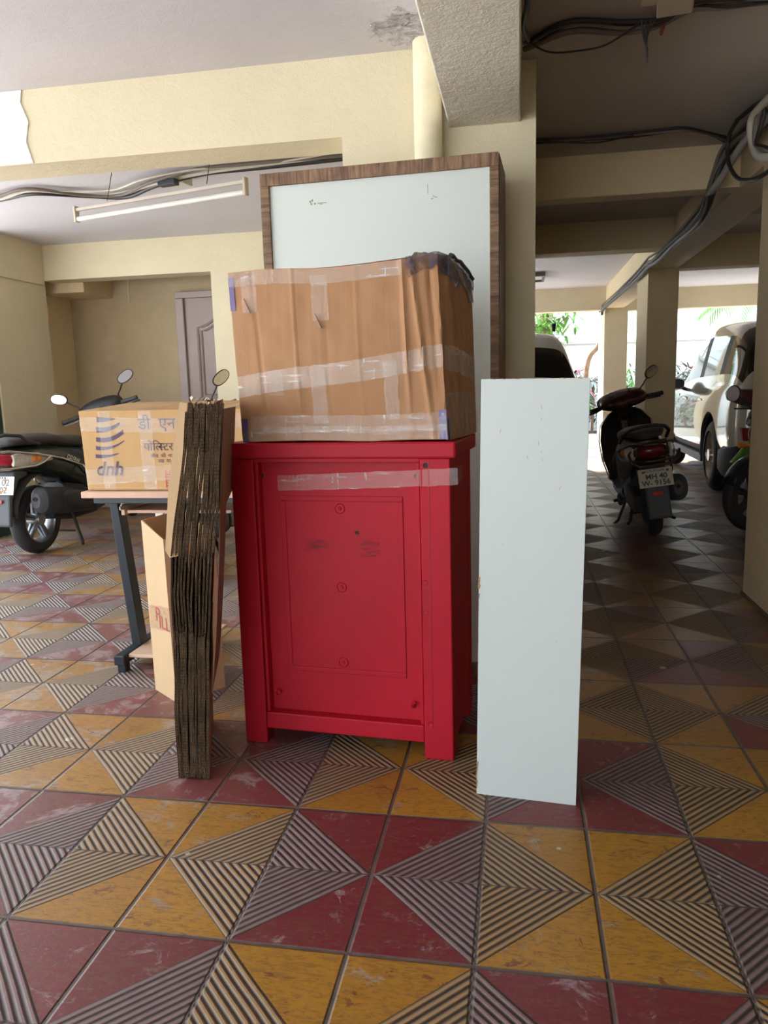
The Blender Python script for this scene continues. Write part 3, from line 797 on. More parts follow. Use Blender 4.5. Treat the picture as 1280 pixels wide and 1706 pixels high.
# a pixel on the face is about 2.3 mm
mb = MB()
bar(mb, 0.064, 0.278, 0.142, 0.280, 0.002, 0.021, 0.004)
bar(mb, 0.059, 0.239, 0.160, 0.262, 0.006, 0.021, 0.010)
bar(mb, 0.055, 0.201, 0.172, 0.230, 0.010, 0.018, 0.016)
bar(mb, 0.051, 0.168, 0.172, 0.194, 0.009, 0.015, 0.003)
bar(mb, 0.047, 0.136, 0.146, 0.146, 0.005, 0.015, 0.002)
mb.build('logo_bars', ink, dx)
text_part('logo_letters', 'dnh', 0.078, ink, dx, frame((0.042, -0.0014, 0.060), (1, 0, 0), (0, 0, 1)), shear=0.22, bold=0.0014, xs=0.98)
text_part('printed_words', 'डी  एन', 0.062, ink, dx, frame((0.235, -0.0014, 0.238), (1, 0, 0), (0, 0, 1)))
text_part('printed_words', 'पोिल', 0.044, ink, dx, frame((0.253, -0.0014, 0.155), (1, 0, 0), (0, 0, 1)))
text_part('printed_words', 'स', 0.044, ink, dx, frame((0.314, -0.0014, 0.155), (1, 0, 0), (0, 0, 1)), cut=0.023)
text_part('printed_words', 'टर', 0.044, ink, dx, frame((0.334, -0.0014, 0.155), (1, 0, 0), (0, 0, 1)))
text_part('printed_words', 'बीच  की  मार\n     रख  या  ब', 0.020, ink, dx, frame((0.28, -0.0014, 0.128), (1, 0, 0), (0, 0, 1)))
text_part('printed_words', 'स\nिल.', 0.070, ink, dx, frame((0.665, -0.0014, 0.190), (1, 0, 0), (0, 0, 1)))
mb = MB(); mb.tube([(0.700 + 0.012 * math.cos(a), -0.001, 0.252 + 0.014 * math.sin(a)) for a in [i * 0.4 for i in range(-2, 8)]], 0.002, 5); mb.build('printed_hook', ink, dx)
mb = MB(); mb.sphere((0.655, -0.0005, 0.11), 0.0035, (1, 0.4, 1), 8); mb.sphere((0.712, -0.0005, 0.11), 0.0035, (1, 0.4, 1), 8); split_build(mb, 'printed_dots', ink, dx)
mb = MB()
for k in range(5): mb.box((0.345, -0.001, 0.018 + k * 0.011), (0.022 if k % 2 else 0.016, 0.001, 0.003))
mb.bb(0.334, 0.338, -0.0015, -0.0005, 0.01, 0.075); mb.bb(0.352, 0.356, -0.0015, -0.0005, 0.01, 0.075)
mb.build('red_print', ink_r, dx)
mb = MB()
for x, w in ((0.10, 0.05), (0.27, 0.055), (0.60, 0.05)):
    strip(mb, [(x, -0.0024, 0.004), (x - 0.004, -0.0024, BH - 0.004)], w, (1, 0, 0), wob=0.0015)
    strip(mb, [(x - 0.004, 0.0, BH + 0.001), (x - 0.002, BD, BH + 0.025)], w, (1, 0, 0), wob=0.001)
strip(mb, [(-0.008, -0.003, 0.262), (0.36, -0.003, 0.250), (0.71, -0.003, 0.27)], 0.055, wob=0.0015)
strip(mb, [(0.0, -0.003, 0.052), (0.40, -0.003, 0.072), (0.71, -0.003, 0.06)], 0.060, wob=0.0015)
split_build(mb, 'clear_tape', tape_m, dx, smooth=60)

# narrow carton standing on the floor
A_ = Vector((-1.347, 2.542, 0)); d_ = Vector((0.78, -0.62, 0)).normalized()
fc = thing('open_carton', 'open pale carton with red lettering on the floor, half hidden behind the flattened cartons', 'carton', A_, (0, 0, math.atan2(d_.y, d_.x)))
mb = MB(); w_, dpt, hh = 0.16, 0.20, 0.65
L_ = [(-0.012, 0.0), (w_, 0.0), (w_, dpt), (0.02 - 0.14, dpt)]
mb.skin([[(x, y, 0) for x, y in L_], [(x - 0.012, y, hh + (0.0 if i in (0, 3) else -0.05)) for i, (x, y) in enumerate(L_)]], cap=False)
ob = mb.build('box_body', card_l, fc)
sm = ob.modifiers.new('thickness', 'SOLIDIFY'); sm.thickness = 0.005; sm.offset = -1
vd = Vector((-0.14, dpt, 0)); 
text_part('red_lettering', 'TOLI  PXHT', 0.052, ink_r, fc, frame((-0.022, -0.003 + 0.006, 0.62), (0, 0, -1), (-0.55, 0.8, 0.0)))
text_part('red_lettering', 'P', 0.075, ink_r, fc, frame((0.040, -0.002, 0.285), (1, 0, 0), (0, 0, 1)))
text_part('red_lettering', 'ILL', 0.07, ink_r, fc, frame((0.066, -0.002, 0.262), (1, 0, 0), (0, 0, 1)))
mb = MB(); strip(mb, [(-0.008, -0.003, 0.29), (0.17, -0.003, 0.31)], 0.09, wob=0.001); mb.build('brown_tape', tape_mat('brown tape', 0.5, (0.45, 0.25, 0.15)), fc)
mb = MB()
for k in range(7): mb.box((-0.012 - 0.003 * k, 0.006 + 0.0045 * k, 0.30), (0.0012, 0.0012, 0.035))
mb.build('barcode', ink, fc)

# ------------------------------------------------------------------ scooters
rubber = pm('tyre rubber', (0.028, 0.028, 0.030), 0.75, var=0.2, nscale=20, bump=0.4, bscale=90)
blk = pm('black plastic', (0.018, 0.019, 0.021), 0.42, var=0.15)
blk_m = pm('matt black plastic', (0.030, 0.031, 0.034), 0.65, var=0.15)
chrome = pm('dull chrome', (0.62, 0.58, 0.52), 0.22, 1.0)
alu = pm('cast aluminium', (0.34, 0.35, 0.36), 0.38, 0.9)
seat_m = pm('seat vinyl', (0.045, 0.037, 0.035), 0.55, bump=0.25, bscale=250)
mirror_m = pm('mirror glass', (0.66, 0.68, 0.68), 0.06, 1.0, var=0.0)
plate_m = pm('number plate', (0.80, 0.80, 0.74), 0.5, var=0.04)
plate_o = pm('cream number plate', (0.66, 0.60, 0.46), 0.6, var=0.08)
rust = pm('rust streak', (0.45, 0.22, 0.07), 0.9, var=0.4, nscale=40)
lens_r = pm('red lens', (0.35, 0.012, 0.03), 0.12, var=0.15, nscale=25)
lens_c = pm('clear lens', (0.55, 0.52, 0.46), 0.12, var=0.25, nscale=40)
lens_a = pm('amber bulb', (0.85, 0.26, 0.03), 0.25)
mud_m = pm('grey mudguard', (0.075, 0.085, 0.095), 0.55)
plate_ink = pm('plate ink', (0.05, 0.09, 0.12), 0.6)

def wheel(name, root, c, r, wd, rim=alu, spokes=5, axis=(0, 1, 0), steer=0.0):
    """tyre with rim and spokes as sub-parts"""
    Mx = Matrix.Translation(c) @ Matrix.Rotation(steer, 4, 'Z')
    mb = MB(Mx); prof = []
    for k in range(17):
        a = PI * (k / 16) - PI / 2
        prof.append((r - wd * 0.55 + wd * 0.55 * math.cos(a) ** 0.8 if math.cos(a) > 0 else r - wd * 0.55, wd * 0.5 * math.sin(a)))
    prof = [(r * 0.66, -wd * 0.36)] + prof + [(r * 0.66, wd * 0.36)]
    mb.lathe(prof, (0, 0, 0), (0, 1, 0), 48)
    ty = mb.build(name, rubber, root, smooth=50)
    mb = MB(Mx); mb.lathe([(r * 0.70, -wd * 0.40), (r * 0.66, -wd * 0.42), (r * 0.62, -wd * 0.2), (r * 0.62, wd * 0.2), (r * 0.66, wd * 0.42), (r * 0.70, wd * 0.40)], (0, 0, 0), (0, 1, 0), 48)
    mb.lathe([(0.0, -wd * 0.5), (r * 0.16, -wd * 0.5), (r * 0.2, -wd * 0.3), (r * 0.2, wd * 0.3), (r * 0.16, wd * 0.5), (0, wd * 0.5)], (0, 0, 0), (0, 1, 0), 24)
    for k in range(spokes):
        a = 2 * PI * k / spokes + 0.3
        for da in (-0.10, 0.10):
            p0 = Vector((math.cos(a + da * 1.5), 0, math.sin(a + da * 1.5))) * r * 0.17; p1 = Vector((math.cos(a + da), 0, math.sin(a + da))) * r * 0.65
            mb.tube([p0 + Vector((0, -wd * .18, 0)), p1 + Vector((0, -wd * .10, 0))], [r * 0.055, r * 0.045], 6)
            mb.tube([p0 + Vector((0, wd * .18, 0)), p1 + Vector((0, wd * .10, 0))], [r * 0.055, r * 0.045], 6)
    mb.build('wheel_rim', rim, ty, smooth=40)
    return ty

def scooter(name, label, loc, heading, lean=0.0, lift=0.0, body=blk, style=1, steer=0.0, barroll=0.0, mirrors='LR', cowl=None, nose_down=0.0, hz=0.95):
    """x forward, y left, origin on the ground under the rear axle"""
    rt = thing(name, label, 'scooter', loc, (lean, 0, R(90) - heading))
    rt.rotation_mode = 'ZYX' if False else 'XYZ'
    from mathutils import Euler
    rt.rotation_euler = (Matrix.Rotation(R(90) - heading, 3, 'Z') @ Matrix.Rotation(lean, 3, 'X')).to_euler()
    L = Matrix.Translation((0, 0, lift)) @ Matrix.Rotation(nose_down, 4, 'Y')
    rw = 0.245; WB = 1.25
    wheel('rear_wheel', rt, L @ Vector((0, 0, rw - lift)), rw, 0.105)
    Fh = L @ Matrix.Translation((1.02, 0, 0.80)) @ Matrix.Rotation(R(-25), 4, 'Y') @ Matrix.Rotation(steer, 4, 'Z') @ Matrix.Rotation(R(25), 4, 'Y') @ Matrix.Translation((-1.02, 0, -0.80))
    ty = wheel('front_wheel', rt, (0, 0, 0), rw, 0.09)
    T_ = Fh @ Matrix.Translation((WB, 0, rw))
    ty.data.transform(T_)
    for c_ in ty.children: c_.data.transform(T_)
    # forks and front mudguard
    mb = MB(Fh)
    for s_ in (-1, 1): mb.tube([(1.10, s_ * 0.055, 0.62), (1.235, s_ * 0.070, 0.25)], 0.017, 8)
    mb.tube([(1.02, 0, 0.86), (1.11, 0, 0.60)], 0.028, 10); mb.build('fork', alu, rt, smooth=50)
    mb = MB(Fh); rg = []
    for k in range(15):
        a = R(-12) + R(165) * k / 14; c = Vector((WB, 0, rw)); d = Vector((math.cos(a), 0, math.sin(a)))
        rg.append([tuple(c + d * (rw + 0.035 - 0.05 * abs(q) ** 2) + Vector((0, 0.065 * q, 0))) for q in (-1, -0.7, -0.3, 0, 0.3, 0.7, 1)])
    mb.skin(rg, cap=False, close=False); o = mb.build('front_mudguard', body, rt, smooth=60); m = o.modifiers.new('t', 'SOLIDIFY'); m.thickness = 0.004
    # engine / swing arm block
    mb = MB(L); mb.ell([(-0.05, 0.085, 0.25, 0.03, 0.05), (0.05, 0.09, 0.25, 0.045, 0.075), (0.30, 0.09, 0.27, 0.05, 0.085), (0.46, 0.06, 0.27, 0.07, 0.09), (0.52, 0.05, 0.27, 0.05, 0.06)], 16, 3)
    mb.ell([(0.22, -0.01, 0.33, 0.10, 0.10), (0.44, -0.01, 0.33, 0.12, 0.12), (0.60, 0, 0.30, 0.10, 0.08)], 14, 3)
    mb.build('engine', blk_m, rt, smooth=50)
    # muffler on the right side
    MU = Matrix.Translation((0.02, -0.02, 0.015)) @ Matrix.Translation((0, -0.15, 0.33)) @ Matrix.Scale(1.22, 4) @ Matrix.Translation((0, 0.15, -0.33))
    mu = MB(L @ MU); mu.ell([(-0.16, -0.150, 0.335, 0.045, 0.060), (-0.14, -0.150, 0.333, 0.060, 0.078), (0.10, -0.145, 0.300, 0.062, 0.078), (0.32, -0.135, 0.265, 0.055, 0.062), (0.42, -0.11, 0.24, 0.03, 0.03)], 20, 2.3)
    mf = mu.build('muffler', blk_m, rt, smooth=40)
    mb = MB(L @ MU); mb.ell([(-0.185, -0.150, 0.337, 0.026, 0.042), (-0.172, -0.150, 0.336, 0.040, 0.062), (-0.150, -0.150, 0.334, 0.056, 0.074)], 20, 2.2)
    mb.build('muffler_tip', mud_m, mf, smooth=30)
    mb = MB(L @ MU); mb.lathe([(0.0, 0.0), (0.012, 0.0), (0.012, -0.004)], (-0.187, -0.150, 0.345), (1, 0, 0), 12); mb.build('exhaust_hole', hole_m, mf)
    mb = MB(L @ MU); mb.ell([(-0.02, -0.213, 0.325, 0.006, 0.035), (0.02, -0.215, 0.32, 0.009, 0.055), (0.24, -0.203, 0.29, 0.009, 0.050), (0.28, -0.198, 0.285, 0.005, 0.03)], 14, 3); mb.build('heat_shield', blk, mf, smooth=50)
    # under-tail inner fender
    mb = MB(L); rg = []
    for k in range(13):
        a = R(25) + R(150) * k / 12; c = Vector((0.0, 0, rw)); d = Vector((math.cos(a), 0, math.sin(a)))
        rg.append([tuple(c + d * (rw + 0.06) + Vector((0, 0.09 * q, -0.03 * abs(q)))) for q in (-1, -0.5, 0, 0.5, 1)])
    mb.skin(rg, cap=False, close=False); o = mb.build('inner_fender', blk_m, rt, smooth=60); m = o.modifiers.new('t', 'SOLIDIFY'); m.thickness = 0.005
    # body tail
    mb = MB(L)
    st = [(-0.40, 0, 0.660, 0.03, 0.030), (-0.37, 0, 0.650, 0.085, 0.055), (-0.25, 0, 0.640, 0.130, 0.080), (-0.05, 0, 0.625, 0.150, 0.110), (0.20, 0, 0.585, 0.165, 0.145), (0.42, 0, 0.530, 0.165, 0.180), (0.58, 0, 0.450, 0.150, 0.190), (0.64, 0, 0.38, 0.12, 0.12)]
    mb.ell(st, 24, 2.6)
    tail = mb.build('body_panel', body, rt, smooth=50)
    # seat
    mb = MB(L)
    mb.ell([(-0.30, 0, 0.745, 0.05, 0.018), (-0.27, 0, 0.755, 0.100, 0.030), (-0.10, 0, 0.765, 0.135, 0.042), (0.12, 0, 0.755, 0.145, 0.045), (0.26, 0, 0.730, 0.150, 0.045), (0.48, 0, 0.715, 0.130, 0.050), (0.60, 0, 0.695, 0.085, 0.040), (0.63, 0, 0.68, 0.04, 0.02)], 20, 2.6)
    mb.build('seat', seat_m, rt, smooth=60)
    # grab rail
    mb = MB(L)
    if style == 1:
        mb.tube([(-0.08, -0.15, 0.735), (-0.22, -0.155, 0.760), (-0.27, -0.15, 0.800), (-0.40, -0.13, 0.815), (-0.44, -0.10, 0.80), (-0.455, -0.09, 0.72), (-0.40, -0.09, 0.705)], 0.012, 8)
        mb.tube([(-0.08, 0.15, 0.735), (-0.22, 0.155, 0.760), (-0.27, 0.15, 0.800), (-0.40, 0.13, 0.815), (-0.44, 0.10, 0.80), (-0.455, 0.09, 0.72), (-0.40, 0.09, 0.705)], 0.012, 8)
        mb.tube([(-0.44, -0.10, 0.805), (-0.45, 0, 0.81), (-0.44, 0.10, 0.805)], 0.012, 8)
    else:
        mb.tube([(0.0, -0.16, 0.70), (-0.18, -0.155, 0.76), (-0.30, -0.11, 0.80), (-0.34, -0.05, 0.815), (-0.34, 0.05, 0.815), (-0.30, 0.11, 0.80), (-0.18, 0.155, 0.76), (0.0, 0.16, 0.70)], 0.012, 8)
    mb.build('grab_rail', blk_m, rt, smooth=50)
    # tail lamp and indicators
    LB = L
    if style == 1: L = L @ Matrix.Translation((0.03, 0, 0))
    mb = MB(L)
    mb.ell([(-0.435, 0, 0.655, 0.050, 0.024), (-0.41, 0, 0.650, 0.095, 0.046), (-0.33, 0, 0.640, 0.135, 0.054), (-0.27, 0, 0.640, 0.13, 0.03)], 16, 2.4)
    tl = mb.build('tail_lamp', lens_r if style == 1 else pm('dark red lens', (0.13, 0.006, 0.012), 0.2), rt, smooth=60)
    for s_ in (-1, 1):
        mb = MB(L)
        mb.ell([(-0.36, s_ * 0.118, 0.640, 0.014, 0.040), (-0.28, s_ * 0.136, 0.642, 0.020, 0.052), (-0.14, s_ * 0.150, 0.636, 0.020, 0.044), (-0.01, s_ * 0.162, 0.625, 0.009, 0.010)], 14, 2.2)
        il = mb.build('indicator', lens_c, rt, smooth=60)
        mb = MB(L); mb.sphere((-0.200, s_ * 0.163, 0.638), 0.022, (1, 0.5, 1)); mb.sphere((-0.155, s_ * 0.166, 0.638), 0.022, (1, 0.5, 1)); split_build(mb, 'amber_bulb', lens_a, il, smooth=60)
    if style == 1: L = LB @ Matrix.Translation((0.09, 0, 0))
    # mud flap with plate
    mb = MB(L); mb.prism([(-0.235, 0.585), (-0.36, 0.56), (-0.435, 0.38), (-0.455, 0.20), (-0.425, 0.19), (-0.40, 0.37), (-0.32, 0.50), (-0.22, 0.52)], -0.075, 0.075)
    fl_ = mb.build('mud_flap', mud_m, rt, bevel=0.012)
    pm_ = plate_m if style != 2 else plate_o
    n = Vector((-0.97, 0, 0.22)).normalized()
    PF = L @ frame((-0.435, 0.11, 0.42), (0, -1, 0), (0.25, 0, 1))
    mb = MB(PF); mb.box((0.11, 0.055, 0), (0.22, 0.125, 0.004)); pl_ = mb.build('number_plate', pm_, rt, bevel=0.002)
    PT = PF @ Matrix.Translation((0, 0, 0.0028))
    if style == 1:
        text_part('plate_text', 'MH 02', 0.062, plate_ink, pl_, PT @ Matrix.Translation((0.015, 0.055, 0)))
        text_part('plate_text', '-1302', 0.058, plate_ink, pl_, PT @ Matrix.Translation((0.035, 0.005, 0)))
        mb = MB(PT)
        for x_, y_, w1, h1 in ((0.155, 0.09, 0.008, 0.045), (0.14, 0.02, 0.05, 0.008), (0.165, 0.045, 0.006, 0.03), (0.09, -0.003, 0.09, 0.006)): mb.box((x_, y_, 0), (w1, h1, 0.0008), (0, 0, 0.15))
        split_build(mb, 'rust_streak', rust, pl_)
        mb = MB(PT)
        for k in range(4): mb.lathe([(0, 0.001), (0.006, 0.001), (0.006, 0)], (0.09 + 0.02 * k, 0.108, 0), (0, 0, 1), 8)
        split_build(mb, 'plate_bolt', blk, pl_)
    elif style == 2:
        text_part('plate_text', 'MH 40', 0.050, plate_ink, pl_, PT @ Matrix.Translation((0.045, 0.047, 0)), bold=0.0012)
        text_part('plate_text', 'W- 9156', 0.050, plate_ink, pl_, PT @ Matrix.Translation((0.018, 0.004, 0)), bold=0.0012)
        text_part('plate_text', 'KUSUMGAR', 0.024, plate_ink, pl_, PT @ Matrix.Translation((0.045, 0.093, 0)))
        mb = MB(PT); mb.box((0.035, 0.097, 0), (0.018, 0.014, 0.0006)); mb.box((0.19, 0.097, 0), (0.018, 0.014, 0.0006)); split_build(mb, 'plate_block', plate_ink, pl_)
    else:
        text_part('plate_text', '3241', 0.075, plate_ink, pl_, PT @ Matrix.Translation((0.02, 0.01, 0)), bold=0.002)
    mb = MB(PF); mb.box((0.11, -0.055, 0.003), (0.06, 0.024, 0.008)); mb.build('reflector', pm('bright red reflector', (0.6, 0.02, 0.03), 0.25), rt, bevel=0.003)
    L = LB
    # chrome guards
    g = chrome if style == 1 else pm('brown steel guard', (0.10, 0.075, 0.06), 0.35, 0.8)
    mb = MB(L)
    for s_ in (-1, 1):
        mb.tube([(-0.455, s_ * 0.05, 0.700), (-0.38, s_ * 0.135, 0.705), (-0.15, s_ * 0.175, 0.670), (0.10, s_ * 0.185, 0.620), (0.34, s_ * 0.19, 0.545), (0.46, s_ * 0.185, 0.44)], 0.009, 8)
        mb.tube([(-0.46, s_ * 0.05, 0.590), (-0.38, s_ * 0.140, 0.590), (-0.18, s_ * 0.180, 0.592), (-0.10, s_ * 0.185, 0.610), (-0.02, s_ * 0.185, 0.645)], 0.009, 8)
        mb.tube([(0.34, s_ * 0.19, 0.545), (0.335, s_ * 0.215, 0.52), (0.335, s_ * 0.225, 0.43), (0.36, s_ * 0.225, 0.40), (0.52, s_ * 0.225, 0.395), (0.60, s_ * 0.20, 0.42)], 0.009, 8)
    mb.tube([(-0.455, -0.05, 0.700), (-0.470, 0, 0.70), (-0.455, 0.05, 0.700)], 0.009, 8)
    mb.tube([(-0.46, -0.05, 0.590), (-0.475, 0, 0.59), (-0.46, 0.05, 0.590)], 0.009, 8)
    if style == 2:
        mb.tube([(-0.47, -0.16, 0.65), (-0.49, -0.15, 0.60), (-0.49, -0.10, 0.565), (-0.49, 0.10, 0.565), (-0.49, 0.15, 0.60), (-0.47, 0.16, 0.65), (-0.40, 0.14, 0.66)], 0.009, 8)
        mb.tube([(-0.40, -0.10, 0.62), (-0.44, -0.09, 0.72), (-0.44, 0.09, 0.72), (-0.40, 0.10, 0.62)], 0.009, 8)
    mb.build('guard_bar', g, rt, smooth=60)
    if style == 1:
        text_part('side_lettering', 'WEGO', 0.05, chrome, rt, L @ frame((0.33, -0.169, 0.555), (-0.94, -0.0, 0.34), (0.34, 0, 0.94)) @ Matrix.Diagonal((1, 1, 1, 1)) , bold=0.001)
    # floorboard, leg shield, apron
    mb = MB(L); mb.ell([(0.55, 0, 0.26, 0.14, 0.04), (0.65, 0, 0.255, 0.17, 0.035), (0.92, 0, 0.26, 0.17, 0.035), (1.0, 0, 0.30, 0.15, 0.04)], 14, 4); mb.build('floorboard', blk_m, rt, smooth=40)
    mb = MB(L); mb.ell([(0.12, 0, 0.22, 0.07, 0.05), (0.35, 0, 0.19, 0.09, 0.06), (0.6, 0, 0.2, 0.12, 0.06)], 12, 3); mb.build('crankcase', blk_m, rt, smooth=40)
    mb = MB(L); rg = []
    for z, xx, w_ in ((0.27, 0.98, 0.13), (0.36, 1.03, 0.185), (0.50, 1.06, 0.215), (0.65, 1.05, 0.220), (0.78, 1.02, 0.20), (0.87, 0.985, 0.13), (0.90, 0.97, 0.08)):
        rg.append([(xx - 0.06 * q * q + 0.02, w_ * q, z) for q in (-1, -0.8, -0.4, 0, 0.4, 0.8, 1)] + [(xx + 0.075 - 0.085 * q * q, w_ * q * 0.95, z) for q in (1, 0.8, 0.4, 0, -0.4, -0.8, -1)])
    mb.skin(rg); mb.build('leg_shield', blk, rt, smooth=50)
    mb = MB(L)
    for s_ in (-1, 1): mb.tube([(0.98, s_ * 0.15, 0.27), (0.985, s_ * 0.195, 0.36), (1.005, s_ * 0.225, 0.50), (0.998, s_ * 0.232, 0.65), (0.965, s_ * 0.21, 0.78), (0.945, s_ * 0.14, 0.87)], 0.006, 6)
    split_build(mb, 'shield_trim', chrome, rt, smooth=60)
    # handlebar assembly, turned with the steering
    H = Fh @ Matrix.Translation((0.97, 0, hz)) @ Matrix.Rotation(barroll, 4, 'X')
    mb = MB(H @ Matrix.Scale(1.28 if style == 2 else 1.15, 4))
    mb.ell([(-0.075, 0, 0.0, 0.10, 0.020), (-0.055, 0, 0.005, 0.155, 0.045), (0.0, 0, 0.018, 0.165, 0.065), (0.06, 0, 0.02, 0.150, 0.060), (0.12, 0, 0.00, 0.11, 0.045), (0.15, 0, -0.015, 0.06, 0.025)], 20, 2.4)
    mb.tube([(0, 0, -0.02), (0.035, 0, -0.10)], 0.05, 12)
    mb.build('handlebar_cowl', cowl or blk, rt, smooth=60)
    mb = MB(H @ frame((-0.065, 0, 0.035), (0, -1, 0), (0.75, 0, 0.66)))
    for x_, r0 in ((-0.045, 0.028), (0.02, 0.034), (0.07, 0.020)): mb.lathe([(r0, 0), (r0, 0.004), (r0 * 0.85, 0.004)], (x_, 0, 0), (0, 0, 1), 20)
    split_build(mb, 'gauge_ring', chrome, rt, smooth=40)
    for s_ in (-1, 1):
        mb = MB(H); mb.tube([(-0.02, s_ * 0.13, 0.0), (-0.045, s_ * 0.20, 0.0)], 0.020, 8)
        mb.tube([(-0.045, s_ * 0.20, 0.0), (-0.075, s_ * 0.315, -0.006)], 0.0175, 12); mb.sphere((-0.076, s_ * 0.320, -0.006), 0.020, (1, 0.5, 1), 10); mb.build('handle_grip', blk_m, rt, smooth=50)
        mb = MB(H); mb.tube([(0.0, s_ * 0.18, -0.01), (-0.01, s_ * 0.24, -0.028), (-0.035, s_ * 0.325, -0.030)], [0.008, 0.006, 0.008], 6); mb.build('brake_lever', blk if s_ < 0 or style != 1 else alu, rt, smooth=60)
        if ('R' if s_ < 0 else 'L') not in mirrors: continue
        mb = MB(H); mb.tube([(-0.01, s_ * 0.17, 0.02), (-0.012, s_ * 0.172, 0.075), (-0.02, s_ * 0.20, 0.10), (-0.03, s_ * 0.25, 0.155)], 0.006, 6)
        ms = mb.build('mirror_stalk', blk, rt, smooth=60)
        Mm = H @ Matrix.Translation((-0.035, s_ * 0.285, 0.185)) @ Matrix.Rotation(s_ * R(22), 4, 'X') @ Matrix.Rotation(R(-5), 4, 'Y') @ Matrix.Rotation(s_ * R(-12), 4, 'Z')
        mb = MB(Mm); mb.ell([(-0.010, 0, 0, 0.072, 0.040), (0.0, 0, 0, 0.075, 0.043), (0.018, 0, 0, 0.055, 0.030), (0.026, 0, 0, 0.02, 0.01)], 24, 2.3); mb.build('mirror_shell', blk, ms, smooth=50)
        mb = MB(Mm); mb.ell([(-0.0125, 0, 0, 0.067, 0.036), (-0.0105, 0, 0, 0.067, 0.036)], 24, 2.3); mb.build('mirror_glass', mirror_m, ms)
    # centre stand and foot pegs
    mb = MB(L)
    for s_ in (-1, 1):
        mb.tube([(0.30, s_ * 0.09, 0.20), (0.32 if lift else 0.10, s_ * 0.145, -lift + 0.015 if lift else 0.10), (0.29 if lift else 0.07, s_ * 0.165, -lift + 0.008 if lift else 0.09)], 0.012, 8)
    mb.tube([(0.26, -0.13, 0.06 if lift else 0.13), (0.26, 0.13, 0.06 if lift else 0.13)], 0.008, 8); mb.build('center_stand', blk_m, rt, smooth=60)
    mb = MB(L); mb.tube([(0.46, -0.13, 0.22), (0.44, -0.215, 0.215), (0.50, -0.235, 0.23)], [0.014, 0.018, 0.014], 8); mb.tube([(0.46, 0.13, 0.22), (0.44, 0.215, 0.215)], 0.014, 8); split_build(mb, 'foot_peg', blk_m, rt, smooth=60)
    if not lift:
        mb = MB(L); mb.tube([(0.50, 0.12, 0.20), (0.47, 0.20, 0.05), (0.455, 0.235, 0.03)], 0.011, 8); mb.build('side_stand', blk_m, rt, smooth=60)
        mb = MB(L); mb.ell([(0.22, 0.17, 0.24, 0.012, 0.02), (0.26, 0.185, 0.25, 0.02, 0.05), (0.34, 0.185, 0.26, 0.012, 0.02)], 10, 2.2); mb.build('foot_rest', blk_m, rt, smooth=50)
    return rt

body_g = pm('black green gloss paint', (0.020, 0.028, 0.022), 0.18, var=0.1)
scooter('scooter', 'black scooter on its centre stand at the left edge, chrome guards and amber indicator showing', (-3.42, 4.88, 0), R(2), 0.0, 0.055, body_g, 1, steer=R(16), barroll=R(-11), mirrors='LR', hz=0.94)
scooter('scooter', 'scooter hidden behind the printed carton, only one mirror, grip and plate 324 visible', (-1.95, 4.30, 0), R(-17), R(-5), 0.0, blk, 3, steer=R(10), barroll=R(-9), mirrors='R', cowl=mud_m)
cowl_r = pm('black visor red reflection', (0.05, 0.015, 0.012), 0.15, var=0.6, nscale=14)  # red tone painted in for reflections on the cowl
scooter('scooter', 'dirty black scooter leaning on its side stand in the right-hand passage, seen from behind', (0.97, 5.72, 0), R(1), R(-8), 0.0, blk, 2, steer=R(22), barroll=R(4), mirrors='R', cowl=cowl_r)

